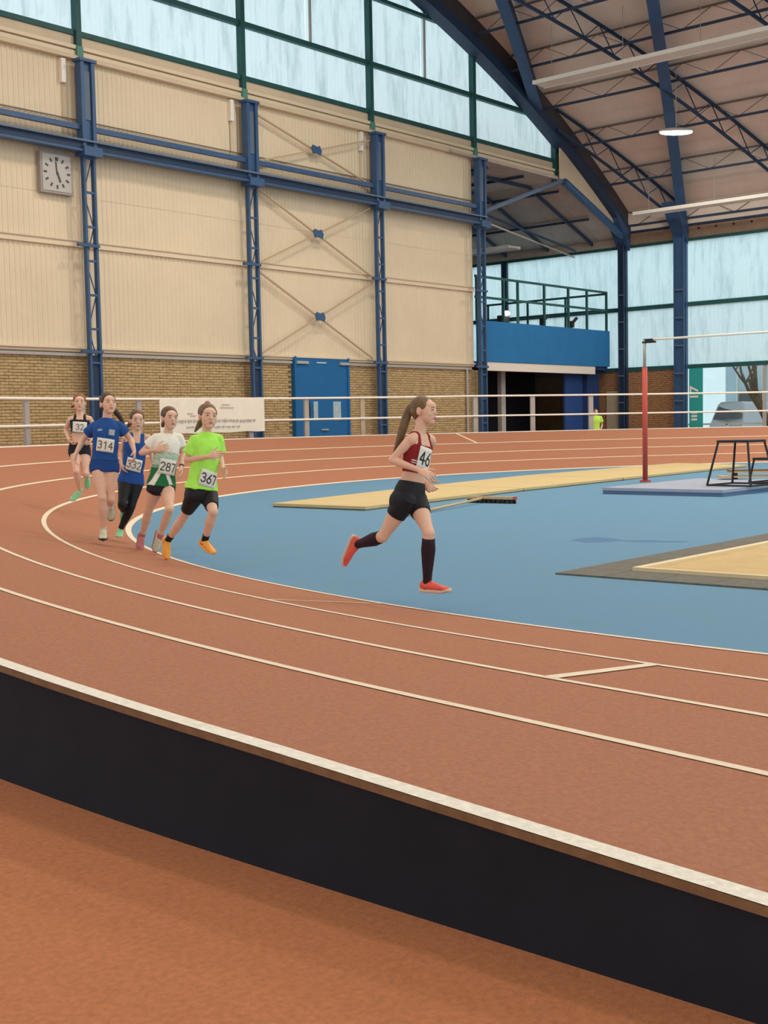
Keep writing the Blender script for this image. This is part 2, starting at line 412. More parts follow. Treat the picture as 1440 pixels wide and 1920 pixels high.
# blue door
dr = empty('door_1', ((DOOR[0]+DOOR[1])/2, YW, 0), 'structure')
MB().box(DOOR[0]+.03, DOOR[1]-.03, YW-.10, YW-.02, 0.02, zw(3.66)).build('door_leaf', m_doorblue, dr)
b = MB(); b.box(DOOR[0]-.03, DOOR[0]+.06, YW-.14, YW+.02, 0, zw(3.7)); b.box(DOOR[1]-.06, DOOR[1]+.03, YW-.14, YW+.02, 0, zw(3.7)); b.build('door_frame', m_doorblue, dr)
for (a, c) in ((.05, .6), (2.15, 2.6)):
    MB().box(DOOR[0]+a, DOOR[0]+c, YW-.18, YW-.10, zw(3.46), zw(3.55)).build('door_closer', m_grey, dr)
MB().box(DOOR[0]+1.05, DOOR[0]+1.5, YW-.12, YW-.10, zw(3.50), zw(3.53)).build('sign_strip', m_white, dr)
m_notice = mat('notice_paper', (.40,.52,.58), .7, .35, 14, stretch=(1,1,4))
for (a, c) in ((.85, 1.05), (1.80, 2.18)):
    MB().box(DOOR[0]+a, DOOR[0]+c, YW-.115, YW-.10, 1.62, 2.25).build('notice', m_notice, dr)
MB().box(DOOR[0]+1.2, DOOR[0]+1.5, YW-.16, YW-.10, 1.28, 1.33).build('door_handle', m_grey, dr)
b = MB(); b.ell((DOOR[0]+.60, YW-.11, 1.95), [(1,0,0),(0,1,0),(0,0,1)], (.11,.02,.34)); b.build('dark_pull_recess', m_ink, dr, True)

# clock
ck = empty('wall_clock', (19.95, YW-.05, 8.2)); tag(ck, 'square pale grey wall clock with dark hands on the beige cladding', 'clock')
cx0, cx1, cz0, cz1 = 19.68, 20.70, zw(7.75), zw(8.83)
MB().box(cx0, cx1, YW-.20, YW-.033, cz0, cz1).build('case', m_clockrim, ck)
MB().box(cx0+.06, cx1-.06, YW-.215, YW-.20, cz0+.06, cz1-.06).build('clock_face', m_clock, ck)
ccx, ccz = (cx0+cx1)/2, (cz0+cz1)/2
for i in range(12):
    a = i*math.pi/6; r = .37; w_ = .05 if i else .09
    px, pz = ccx+r*math.sin(a), ccz+r*math.cos(a)
    MB().bar((px-.05*math.sin(a), YW-.22, pz-.05*math.cos(a)), (px+.05*math.sin(a), YW-.22, pz+.05*math.cos(a)), w_, .012, up=(0,1,0)).build('hour_mark', mat('clock_print', (.10,.09,.085), .7), ck)
MB().bar((ccx, YW-.225, ccz-.05), (ccx-.03, YW-.225, ccz+.30), .04, .012, up=(0,1,0)).build('minute_hand', mat('clock_print', (.10,.09,.085), .7), ck)
MB().bar((ccx, YW-.228, ccz+.04), (ccx+.10, YW-.228, ccz-.24), .05, .012, up=(0,1,0)).build('hour_hand', mat('clock_print', (.10,.09,.085), .7), ck)

# ------------------------------------------------------------------ roof: boards, diagonal ribs, trusses, purlins
XF, DX, DY = 50.1, 6.8, 2.85
ceil = empty('ceiling', (20, 5, 18), 'structure')
XP = [XF-DX/3*i for i in range(0, 28)]
YB, YE = -14.0, 29.25
RZ = 1.15
for i in range(len(XP)-1):
    a, c = XP[i+1]+.01, XP[i]-.01; b = MB(); mid = (a+c)/2
    vs = []
    for x in (a, mid, c):
        zz = (zb(x) if x < 68 else 9)+RZ; vs += [(x, YB, zz), (x, YE, zz), (x, YB, zz+.12), (x, YE, zz+.12)]
    b.add(vs, [(0,1,5,4),(4,5,9,8),(2,6,7,3),(6,10,11,7),(0,4,6,2),(4,8,10,6),(1,3,7,5),(5,7,11,9),(0,2,3,1),(8,9,11,10)])
    fixn(b.build('roof_board', m_roof, ceil))
def diag(y_foot, sgn):
    """path of a diagonal member that meets the eave at (XF, y_foot); going up towards -X, Y changes by -sgn*slope"""
    sl = DY/DX; pts = []; n = 30
    for i in range(n+1):
        x = XF-(XF-14)*i/n; y = y_foot-sgn*sl*(XF-x); pts.append((x, y))
    return pts
def clip(pts):
    return [p for p in pts if YB+.5 <= p[1] <= YC+.05]
def beam_along(pts, name, wd, d0, d1, m, parent=None, kind=None):
    b = MB(); rs = []
    for i, (x, y) in enumerate(pts):
        q = pts[min(i+1, len(pts)-1)]; p = pts[max(i-1, 0)]; t = nrm((q[0]-p[0], q[1]-p[1], 0)); nn = np.array([-t[1], t[0], 0])*wd/2
        z = zb(x); c = np.array([x, y, z])
        rs.append([c-nn+[0,0,d0], c+nn+[0,0,d0], c+nn+[0,0,d1], c-nn+[0,0,d1]])
    b.rings(rs); return fixn(b.build(name, m, parent, kind=kind))
FEET = [25.95-5.7*i for i in range(-3, 8)]
for yf in FEET:
    p = clip(diag(yf, 1))
    if len(p) > 2:
        rb = beam_along(p, 'roof_beam', .14, .2, 1.0, m_steel_d, kind='structure')
        beam_along(p, 'lower_flange', .42, .12, .22, m_steel, rb)
    p = clip(diag(yf, -1))
    if len(p) > 2:
        tb = empty('truss_beam', (p[0][0], p[0][1], zb(p[0][0])), 'structure')
        beam_along(p, 'bottom_chord', .10, .10, .20, m_steel_d, tb)
        beam_along(p, 'top_chord', .10, .92, 1.02, m_steel_d, tb)
        b = MB()
        L = []
        for i in range(len(p)-1):
            for k in range(2): L.append(tuple(np.array(p[i])+(np.array(p[i+1])-np.array(p[i]))*k/2))
        for i in range(len(L)-1):
            (x0, y0), (x1, y1) = L[i], L[i+1]
            b.bar((x0, y0, zb(x0)+(.2 if i % 2 else .95)), (x1, y1, zb(x1)+(.95 if i % 2 else .2)), .03, .03)
        b.build('lacing', m_steel_d, tb)
m_purl = mat('purlin_steel', (.17,.135,.12), .6)
m_purl2 = mat('purlin_blue', (.04,.06,.11), .6)
for i in range(0, 9):
    x = XF-DX/3*i-.02; z = zb(x)
    pb = empty('purlin_beam', (x, 10, z+.5), 'structure')
    MB().box(x-.05, x+.05, 4, 28.6, z+.42, z+.50).build('bottom_chord', m_purl2, pb)
    MB().box(x-.035, x+.035, 4, 28.6, z+1.02, z+1.08).build('top_chord', m_purl, pb)
    b = MB(); yy = 4.; k = 0
    while yy < 28.0:
        b.bar((x, yy, z+(.46 if k else 1.05)), (x, yy+1.15, z+(1.05 if k else .46)), .022, .022); yy += 1.15; k = 1-k
    b.build('lacing', m_purl, pb)

# hanging radiant panels
def hang_panel(x, y0, y1, z, wd, label):
    o = empty('radiant_panel', (x, y1, z)); tag(o, label, 'heating panel')
    MB().box(x-wd/2, x+wd/2, y0, y1, z-.03, z+.06).build('panel_body', m_panel, o)
    b = MB(); b.box(x-wd/2-.03, x-wd/2, y0, y1, z-.06, z+.08); b.build('edge_strip', m_white, o); b = MB(); b.box(x+wd/2, x+wd/2+.03, y0, y1, z-.06, z+.08); b.build('edge_strip', m_white, o)
    yy = y1-.6
    while yy > y0:
        MB().tube([(x, yy, z+.05), (x, yy, (zb(x)+1.1) if x < 50 and y1 < 29 else z+1.0)], .012, 5).build('hanger', m_grey, o); yy -= 3.
hang_panel(40.1, 6, 26.7, 14.05, .75, 'long pale heating panel hung high under the roof, above the oval lamp')
hang_panel(48.1, 6, 27.1, 10.2, .6, 'long pale heating panel hung low along the roof edge by the side windows')
hang_panel(44.6, 31.0, 37.5, 8.9, .8, 'short pale heating panel under the dark soffit above the blue balcony')

# ------------------------------------------------------------------ lamps
def lamp(x, y, z, label, group=None, pw=1.):
    o = empty('ceiling_lamp', (x, y, z)); tag(o, label, 'lamp', group)
    dirn = nrm(RT*[1,1,0]); A = [dirn, np.cross([0,0,1], dirn), np.array([0,0,1.])]
    b = MB(); b.ell((x, y, z+.08), A, (.68,.26,.10), 18, 8); b.build('housing', m_grey, o, True)
    b = MB(); b.ell((x, y, z+.0), A, (.62,.21,.09), 18, 8); b.build('diffuser', m_led, o, True)
    MB().tube([(x, y, z+.15), (x, y, zb(x)+1.1)], .015, 5).build('hanger', m_grey, o)
    ld = bpy.data.lights.new('lamp_light', 'AREA'); ld.shape = 'RECTANGLE'; ld.size = 1.3; ld.size_y = .6; ld.energy = LAMP_W*pw; ld.color = (1.0,.90,.76)
    lo = bpy.data.objects.new('lamp_light', ld); COL.objects.link(lo); lo.parent = o; lo.location = (0,0,-.13)
    lo.rotation_euler = (0,0,math.atan2(dirn[1], dirn[0]))
lamp(43.3, 22.7, 12.15, 'bright oval lamp hanging under the sloping roof')
for (x, y) in ((1,-6),(1,3),(1,12),(1,21),(9,-5),(9,4),(9,13),(9,21),(17,-5),(17,4),(17,13),(17,21),(26,-5),(26,4),(26,13),(26,20.5),(34,-4),(34,4),(34,11),(43.3,5),(43.3,12)):
    lamp(x, y, zb(x)-2.6 if x > 20 else 14.6, 'oval lamp of the roof grid, outside the view', 'lamps of the roof grid', .35 if x < 5 else (.42 if x < 12 else (.8 if x < 20 else 1.25))*(1.28 if y > 10 and x > 20 else 1.12 if y > 12 else 1.))

# ------------------------------------------------------------------ side wall with translucent windows
XS = 50.1
sw = empty('wall_right', (XS, 20, 0), 'structure')
def slab(x0, x1, y0, y1, z0, z1, m, name, parent): return MB().box(x0, x1, y0, y1, z0, z1).build(name, m, parent)
slab(XS+.05, XS+.3, 26.2, 40, 0, 3.72, m_mortar, 'mortar_backing', sw)
b = MB(); z = .4; row = 0
while z < 3.62:
    y = 26.2-(row % 2)*bl/2
    while y < 32:
        ya, yb = max(y, 26.2)+.006, min(y+bl, 32)-.006
        if yb-ya > .04: b.box(XS-random.uniform(0,.012), XS+.06, ya, yb, z+.007, z+ch-.007)
        y += bl
    z += ch; row += 1
b.build('brick', m_brick2, sw, kind='stuff')
slab(XS-.05, XS+.15, -14, 40, 9.12, 9.24, m_green, 'head_bar', sw)
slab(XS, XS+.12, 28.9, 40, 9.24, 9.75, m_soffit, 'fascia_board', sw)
slab(XS, XS+.12, -14, 29, 9.24, 9.80, m_fascia, 'fascia_board', sw)
slab(XS+.02, XS+.14, -14, 29.2, 9.80, 11.1, m_roof, 'eave_board', sw)
slab(XS-.06, XS+.02, -14, 29, 9.76, 9.86, m_steel_d, 'eave_bar', sw)
for k in range(8): MB().tube([(XS-.02, 25.2-k*.8, 9.62), (XS+.02, 25.2-k*.8, 9.62)], .05, 8).build('bolt', m_ink, sw)
w2 = empty('window_2', (XS, 24, 3.7), 'structure')
for (z0, z1) in ((3.62, 3.80), (6.32, 6.50)): slab(XS-.06, XS+.1, -14, 40, z0, z1, m_green, 'transom', w2)
YM = [40, 35.4, 28.8, 25.95, 20.25, 14.55, 8.85, 3.15, -2.55, -8.25, -14]
slab(XS-.12, XS+.1, 35.25, 35.55, 3.7, 9.2, m_steel_d, 'mullion', w2)
def side_pane(y0, y1, z0, z1):
    p = .18; n = max(2, int(abs(y1-y0)/p*2)); bot = []; top = []
    for i in range(n+1):
        y = y0+(y1-y0)*i/n; d = .012*(1 if i % 2 else -1); bot.append((XS+.03+d, y, z0)); top.append((XS+.03+d, y, z1))
    b = MB(); b.rings([bot, top], closed=False); b.build('pane', m_pane2, w2)
for i in range(len(YM)-1):
    for (z0, z1) in ((3.78, 6.34), (6.48, 9.14)): side_pane(YM[i]-.03, YM[i+1]+.03, z0, z1)
w3 = empty('window_3', (XS, 23, 0), 'structure')
yy = 25.7
for k, (ya, yb) in enumerate(((25.72, 22.28), (22.2, 20.5), (20.0, 14.8), (14.3, 9.1))):
    slab(XS+.02, XS+.035, yb, ya, .5, 3.64, m_glass, 'pane', w3)
for y in (22.24, 20.25, 14.55): slab(XS-.04, XS+.08, y-.06, y+.06, .3, 3.65, m_grey, 'glazing_bar', w3)
slab(XS-.06, XS+.1, 9, 25.8, 0, .5, m_grey, 'sill_wall', w3)
slab(XS, XS+.2, -14, 9.1, 0, 3.65, m_brick2, 'brick_wall_run', sw)
for (y, wd) in ((28.8, .30), (25.95, .50), (20.25, .5), (14.55, .5)):
    c = empty('eave_column', (XS-.25, y, 0), 'structure')
    xa_, xb_ = XS-.42, XS-.05
    b = MB(); b.box(xa_, xb_, y-wd/2, y-wd/2+.06, 0, zb(XS)); b.box(xa_, xb_, y+wd/2-.06, y+wd/2, 0, zb(XS)); b.box(xa_+.1, xa_+.16, y-wd/2, y+wd/2, 0, zb(XS)); b.build('shaft', m_steel if wd > .4 else m_steel_d, c)
    b = MB(); b.add([(XS-.1,y-.3,9.0),(XS-1.4,y-.3,zb(XS-1.4)+.1),(XS-.1,y-.3,zb(XS)+.2),(XS-.1,y+.3,9.0),(XS-1.4,y+.3,zb(XS-1.4)+.1),(XS-.1,y+.3,zb(XS)+.2)],[(0,1,2),(3,5,4),(0,3,4,1),(1,4,5,2),(2,5,3,0)]); fixn(b.build('knee_bracket', m_steel, c))
    for zz in (2.2, 3.4, 4.6, 5.8, 7.0): MB().box(xa_-.02, xa_+.02, y-wd/2, y+wd/2, zz, zz+.05).build('batten', m_rail, c)
# things on / by the side wall
tb_ = empty('teal_banner', (XS-.1, 25.3, 0)); tag(tb_, 'upright teal banner with white lettering beside the wide blue column', 'banner')
MB().box(XS-.12, XS-.09, 24.98, 25.62, .9, 3.62).build('banner_cloth', m_teal, tb_)
nb = MB().box(XS-.12, XS-.02, 29.0, 29.75, .0, 2.75).build('notice_board', mat('board_beige', (.42,.37,.27), .7, .1, 3)); tag(nb, 'beige board standing against the brown brick wall beside the balcony opening', 'board')

# ------------------------------------------------------------------ extension behind the gable: soffit, struts, balcony
sf = empty('soffit_ceiling', (44, 33, 10), 'structure')
ys = [28.9+1.2*i for i in range(10)]
for i in range(len(ys)-1):
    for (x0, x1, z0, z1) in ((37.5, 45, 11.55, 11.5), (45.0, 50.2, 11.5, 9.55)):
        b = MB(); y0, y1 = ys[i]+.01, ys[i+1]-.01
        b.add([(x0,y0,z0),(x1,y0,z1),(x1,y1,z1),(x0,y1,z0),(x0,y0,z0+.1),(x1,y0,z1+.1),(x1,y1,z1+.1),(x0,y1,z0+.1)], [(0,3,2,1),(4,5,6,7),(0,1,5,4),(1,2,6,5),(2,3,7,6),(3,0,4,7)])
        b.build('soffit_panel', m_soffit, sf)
for k, y in enumerate((30.5, 32.9, 35.3)):
    b = MB(); b.bar((37.6, y, 11.45), (45, y, 11.4), .08, .14); b.bar((45, y, 11.4), (50.1, y, 9.48), .08, .14); b.build('soffit_batten', m_purl2, sf)
for k, x in enumerate((40.5, 43.0, 45.6, 48)):
    b = MB(); zz = 11.45 if x < 45 else 11.4-(x-45)*.375; b.bar((x, 29.4, zz), (x, 39.8, zz), .06, .1); b.build('soffit_batten', m_purl2, sf)
slab(37.4, 50.3, 40.0, 40.2, 0, 11.8, mat('back_wall', (.30,.27,.24), .8), 'wall_back', None)['kind'] = 'structure'
slab(37.2, 37.4, 29.5, 40.2, 0, 11.8, mat('back_wall2', (.30,.27,.24), .8), 'wall_inner', None)['kind'] = 'structure'
def strut(p, q, r, m=m_steel_d):
    MB().tube([p, q], r, 8).build('strut_beam', m, kind='structure')
strut((44.9, YC, 11.45), (39.3, YC+.6, 9.4), .09, m_rail); strut((44.95, YC-.1, 11.4), (50.0, YC-.1, 9.5), .16, m_steel)
strut((40.2, YC+1.2, 9.9), (47.5, YC+1.0, 8.9), .05, m_steel_d); strut((39.6, YC+.6, 9.4), (49, YC+2.0, 8.85), .04, m_grey)

bal = empty('balcony', (44.7, 30, 3.8)); tag(bal, 'blue panelled balcony with dark metal railing behind the last wall column', 'balcony')
slab(39.6, 49.54, 29.3, 29.4, 3.85, 5.45, m_balcony, 'parapet_panel', bal)
slab(49.44, 49.54, 29.4, 34, 3.85, 5.45, m_balcony, 'side_parapet_panel', bal)
slab(39.4, 49.5, 29.4, 39.9, 3.7, 3.85, m_navy, 'balcony_floor', bal)
slab(40.1, 48.35, 29.34, 29.55, 3.5, 3.84, mat('white_fascia', (.80,.74,.66), .6), 'white_fascia', bal)
rl = empty('balcony_railing', (44.7, 29.35, 5.45)); tag(rl, 'dark blue metal railing standing on top of the blue balcony parapet', 'railing')
for z in (7.16, 6.36): MB().bar((39.5, 29.35, z), (49.4, 29.35, z), .07, .09).build('rail', m_green, rl)
for z in (7.10, 6.36): MB().bar((49.35, 29.35, z), (49.35, 36, z), .07, .09).build('return_rail', m_green, rl)
for x in (39.6, 41.4, 42.4, 44.34, 46.2, 47.7, 49.35): MB().box(x-.05, x+.05, 29.31, 29.39, 5.45, 7.16).build('railing_post', m_green, rl)
for y in (31.5, 33.6, 35.9): MB().box(49.31, 49.39, y-.04, y+.04, 3.85, 7.1).build('railing_post', m_green, rl)
slab(42.3, 42.8, 33.5, 33.9, 3.86, 11.3, m_grey, 'balcony_pillar', None)['kind'] = 'structure'
sp = empty('spotlight', (41.9, 29.6, 5.45)); tag(sp, 'lit white spotlight on the balcony edge', 'spotlight')
MB().box(41.5, 42.0, 29.5, 29.75, 5.45, 5.75).build('spotlight_body', m_ink, sp)
b = MB(); b.ell((41.75, 29.47, 5.84), [(1,0,0),(0,1,0),(0,0,1)], (.24,.1,.10)); b.build('spotlight_glow', m_led, sp, True)
for x, lab in ((44.5, 'small dark unlit spotlight on the balcony edge beside the middle posts'), (46.75, 'larger dark unlit spotlight on the balcony edge near its outer end')):
    s2 = empty('spotlight', (x, 29.6, 5.45)); tag(s2, lab, 'spotlight')
    MB().box(x-.09, x+.09, 29.45, 29.65, 5.5, 5.78).build('spotlight_body', m_ink, s2); MB().bar((x, 29.55, 5.4), (x, 29.55, 5.55), .05, .05).build('yoke', m_ink, s2)
    MB().bar((x+.02, 29.5, 5.7), (x+.2, 29.4, 5.92), .14, .1).build('barn_flap', m_ink, s2)
# dark recess below the balcony
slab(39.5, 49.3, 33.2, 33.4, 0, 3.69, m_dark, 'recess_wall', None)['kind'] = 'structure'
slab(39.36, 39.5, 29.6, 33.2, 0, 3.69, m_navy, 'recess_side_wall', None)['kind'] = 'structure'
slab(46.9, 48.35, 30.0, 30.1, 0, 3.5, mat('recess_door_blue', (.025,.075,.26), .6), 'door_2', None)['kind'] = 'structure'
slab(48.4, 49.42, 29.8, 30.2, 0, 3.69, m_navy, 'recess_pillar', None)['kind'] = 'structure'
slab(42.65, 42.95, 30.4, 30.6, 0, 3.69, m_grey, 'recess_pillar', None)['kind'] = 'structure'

# ------------------------------------------------------------------ track railing with banner
RR = R0+EDGE+.35
def rp(phi, z, r=RR):
    a = math.radians(phi); return (TCX+r*math.cos(a), TCY+r*math.sin(a), z)
def ztop(phi): return float(np.interp(phi, [35, 70, 92, 117, 140], [2.32, 2.32, 2.24, 2.14, 2.08]))
def zmid(phi): return float(np.interp(phi, [35, 70, 92, 117, 140], [1.66, 1.66, 1.62, 1.54, 1.49]))
rail = empty('track_railing', rp(80, 0)); tag(rail, 'white two-bar railing on grey posts curving behind the banked track', 'railing')
ph = np.linspace(30, 140, 90)
MB().tube([rp(p, ztop(p)) for p in ph], .032, 8).build('top_rail', m_white, rail, True)
MB().tube([rp(p, zmid(p)) for p in ph], .030, 8).build('middle_rail', m_white, rail, True)
for i in range(-8, 12):
    p = 87.3-5.58*i
    if p < 31 or p > 139 or abs(p-48.2) < 1 or abs(p-53.8) < 1: continue
    x, y, _ = rp(p, 0, RR+.05); a = math.radians(p); t = np.array([-math.sin(a), math.cos(a), 0])
    MB().bar((x, y, 0), (x, y, ztop(p)-.02), .17, .06, up=(math.cos(a), math.sin(a), 0)).build('railing_post', mat('post_beige', (.46,.36,.26), .7) if i == 1 else mat('post_grey', (.40,.36,.34), .7), rail)
ban = empty('banner', rp(97, 1.3)); tag(ban, 'white cloth banner with faded grey lettering hung on the track railing', 'banner')
PA, PB = 102.2, 91.7
b = MB(); rs = []
for i in range(25):
    p = PA+(PB-PA)*i/24; zt = ztop(p)+.01; zl = zt-.93-.012*math.sin(i*.9); a_ = .012*math.sin(i*1.3)
    rs.append([rp(p, zt-(zt-zl)*j/5, RR-.04-a_*math.sin(j/5*3.1)) for j in range(6)])
b.rings(rs, closed=False); b.build('banner_cloth', m_cloth, ban, True)
def print_bar(p0, p1, z0, z1):
    b = MB(); n = 8; b.rings([[rp(p0+(p1-p0)*i/n, z0, RR-.062), rp(p0+(p1-p0)*i/n, z1, RR-.062)] for i in range(n+1)], closed=False); b.build('faded_lettering', m_greyink, ban)
rnd = random.Random(3)
for (zc, hh, pa, pb) in ((1.62, .085, 100.6, 92.6), (1.46, .055, 99.6, 94.4)):
    p = pa
    while p > pb:
        l = rnd.uniform(.10, .30); dz = rnd.uniform(-.012, .012)
        print_bar(p, p-l, zc-hh/2*rnd.uniform(.5, 1), zc+hh/2*rnd.uniform(.6, 1)); p -= l+rnd.uniform(.04, .16)
for (p0, p1, zc) in ((96.0, 95.2, 2.06), (96.2, 94.8, 1.98), (99.5, 98.9, 1.82), (99.2, 98.6, 1.76)): print_bar(p0, p1, zc-.012, zc+.012)

# ------------------------------------------------------------------ infield equipment
def text_mesh(s, size, bold=.0):
    cu = bpy.data.curves.new('t', 'FONT'); cu.body = s; cu.size = size; cu.align_x = 'CENTER'; cu.align_y = 'CENTER'; cu.offset = bold; cu.resolution_u = 3
    o = bpy.data.objects.new('t', cu); COL.objects.link(o); bpy.context.view_layer.update()
    me = bpy.data.meshes.new_from_object(o.evaluated_get(bpy.context.evaluated_depsgraph_get()))
    bpy.data.objects.remove(o); bpy.data.curves.remove(cu)
    v = [tuple(p.co) for p in me.vertices]; f = [tuple(p.vertices) for p in me.polygons]; bpy.data.meshes.remove(me); return v, f
# teal banner lettering (runs up the banner)
v, f = text_mesh('17', .62, .01)
MB().add([(XS-.125, 25.36-(-y)*.9, 2.55+x) for x, y, z in v], f).build('white_lettering', m_white, tb_)
v, f = text_mesh('III', .42, .01)
MB().add([(XS-.125, 25.36-(-y)*.9, 1.55+x*1.4) for x, y, z in v], f).build('white_lettering', m_white, tb_)

MN = [(15.31,13.70),(21.13,14.52),(25.84,14.93),(34.0,15.6)]; MF = [(15.31,15.93),(21.3,17.2),(26.2,18.05),(35.2,18.45)]
F6 = [(0,3,2,1),(4,5,6,7),(0,1,5,4),(1,2,6,5),(2,3,7,6),(3,0,4,7)]
for i, lab in enumerate(('tan runway mat whose end lies behind the runner in the dark red top', 'tan runway mat in the middle of the row, behind the broom head', 'tan runway mat at the far end of the row, behind the red upright')):
    q = [np.array(p) for p in (MN[i], MN[i+1], MF[i+1], MF[i])]; c = sum(q)/4
    o = empty('runway_mat', (*c, 0)); tag(o, lab, 'mat', 'tan runway mats on the infield')
    q = [p+nrm(c-p)*.025 for p in q]; q2 = [p+nrm(c-p)*.02 for p in q]
    MB().add([(*p, .022) for p in q]+[(*p, .07) for p in q], F6).build('mat_top', m_tan, o)
    MB().add([(*p, .0006) for p in q2]+[(*p, .0225) for p in q2], F6).build('mat_base', m_matside, o)
# rope ladder-like chain across the joint
# high bar: red upright and white crossbar
hp = empty('jump_upright', (25.31, 14.07, 0)); tag(hp, 'tall red upright holding the end of the white crossbar', 'upright')
MB().box(25.22, 25.40, 13.98, 14.16, 0.001, .045).build('base_plate', m_red, hp)
MB().tube([(25.31, 14.07, .04), (25.31, 14.07, 2.6)], .058, 10).build('post', m_red, hp, True)
MB().tube([(25.31, 14.07, 2.6), (25.31, 14.07, 3.22)], .036, 10).build('inner_tube', m_grey, hp, True)
MB().box(25.27, 25.35, 13.80, 14.11, 3.14, 3.18).build('peg', m_blk, hp)
hp2 = empty('jump_upright', (25.31, 9.0, 0)); tag(hp2, 'red upright at the other end of the white crossbar, outside the view', 'upright')
MB().box(25.16, 25.46, 8.75, 9.25, 0.001, .05).build('base_plate', m_red, hp2)
MB().tube([(25.31, 9.0, .04), (25.31, 9.0, 3.25)], .055, 10).build('post', m_red, hp2, True)
MB().box(25.24, 25.38, 8.94, 9.2, 3.13, 3.17).build('peg', m_blk, hp2)
cb = empty('crossbar', (25.31, 11.3, 3.2)); tag(cb, 'thin white crossbar lying high on the red upright', 'crossbar')
MB().tube([(25.31, 13.95, 3.215), (25.31, 9.15, 3.205)], .024, 8).build('bar', m_white, cb, True)
for y in (13.97, 9.12): MB().box(25.28, 25.34, y-.12, y+.12, 3.185, 3.235).build('end_piece', m_blk, cb)
# landing mat
lm = empty('landing_mat', (22.9, 11.3, 0)); tag(lm, 'flat grey blue landing mat lying on the blue infield under the black stools', 'mat')
b = MB(); b.box(20.9, 24.9, 10.05, 12.55, .07, .125); b.build('mat_top', m_greymat, lm); MB().box(20.91, 24.89, 10.06, 12.54, .001, .072).build('mat_body', m_matblue, lm)
# stools / plyo frames
def stool(cx, cy, z0, h, top, base, ang, label, pad=m_blk):
    o = empty('jump_stool', (cx, cy, z0)); tag(o, label, 'stool', 'black jump stools on the landing mat')
    ca, sa = math.cos(ang), math.sin(ang)
    def P(x, y, z): return (cx+ca*x-sa*y, cy+sa*x+ca*y, z0+z)
    tx, ty = top; bx, by = base
    tc = [(-tx,-ty),(tx,-ty),(tx,ty),(-tx,ty)]; bc = [(-bx,-by),(bx,-by),(bx,by),(-bx,by)]
    b = MB(); b.add([P(x, y, h-.045) for x, y in tc]+[P(x, y, h) for x, y in tc], [(0,3,2,1),(4,5,6,7),(0,1,5,4),(1,2,6,5),(2,3,7,6),(3,0,4,7)]); b.build('seat_board', pad, o)
    for (t, q) in zip(tc, bc): MB().bar(P(t[0]*.94, t[1]*.94, h-.04), P(q[0], q[1], .02), .035, .035).build('leg', m_blk, o)
    for i in range(4):
        p, q = bc[i], bc[(i+1) % 4]; MB().bar(P(*p, .02), P(*q, .02), .035, .03).build('base_bar', m_blk, o)
hd = math.atan2(RT[1], RT[0])
stool(22.42, 10.41, .126, .87, (.33,.33), (.46,.46), math.radians(-5), 'tallest black stool with splayed legs on the landing mat')
stool(23.62, 10.22, .126, .50, (.36,.33), (.40,.38), math.radians(-5), 'low black stool beside the tallest stool, cut by the picture edge')
wb = empty('wooden_bench', (24.7, 11.2, .126)); tag(wb, 'low two-tier wooden bench standing behind the black stools', 'bench')
rt_ = nrm(RT*[1,1,0]); fd_ = np.array([-rt_[1], rt_[0], 0.])
def board(c0, ln, wd, z0, z1, m, name):
    c0 = np.array([c0[0], c0[1], 0.]); q = [c0, c0+rt_*ln, c0+rt_*ln+fd_*wd, c0+fd_*wd]
    MB().add([(a[0], a[1], z0) for a in q]+[(a[0], a[1], z1) for a in q], F6).build(name, m, wb)
board((24.40, 11.77), 1.25, .42, .165, .20, m_wood, 'lower_board'); board((24.55, 11.62), 1.0, .30, .265, .295, m_wood, 'upper_board'); board((24.54, 11.63), 1.02, .32, .295, .325, m_brown, 'rubber_cover')
for a in (.12, .9):
    for c in (.05, .24):
        q = np.array([24.55, 11.62, 0])+rt_*a+fd_*c; MB().box(q[0]-.02, q[0]+.02, q[1]-.02, q[1]+.02, .126, .27).build('leg', m_blk, wb)
# broom
bro = empty('broom', (17.7, 12.9, 0)); tag(bro, 'wide wooden broom with black bristles lying on the blue infield', 'broom')
h0, h1 = np.array([14.7, 12.27, .022]), np.array([17.76, 13.10, .085])
MB().tube([h0, h1], .022, 8).build('handle', m_wood, bro, True)
dv = nrm([17.76-17.7, 12.44-13.35, 0]); c0 = np.array([17.76, 13.42, .095]); c1 = np.array([17.84, 12.46, .095])
MB().bar(c0, c1, .09, .045).build('broom_head', m_wood, bro)
b = MB()
for i in range(26):
    p = c0+(c1-c0)*(i+.5)/26; b.bar(p-[0,0,.02], p-[0.010*((i*7)%5-2),0,.093], .06, .026)
b.build('bristles', m_blk, bro)
MB().bar(c1+dv*-.01, c1+dv*.02, .095, .05).build('red_end_cap', m_red, bro)
# sand pit
pit = empty('sand_pit', (13, 3, 0)); tag(pit, 'sand pit with cream edging and dark grey rubber border in the blue infield', 'sand pit')
px0, py1 = 9.65, 6.3; ix0, iy1 = 10.15, 5.78
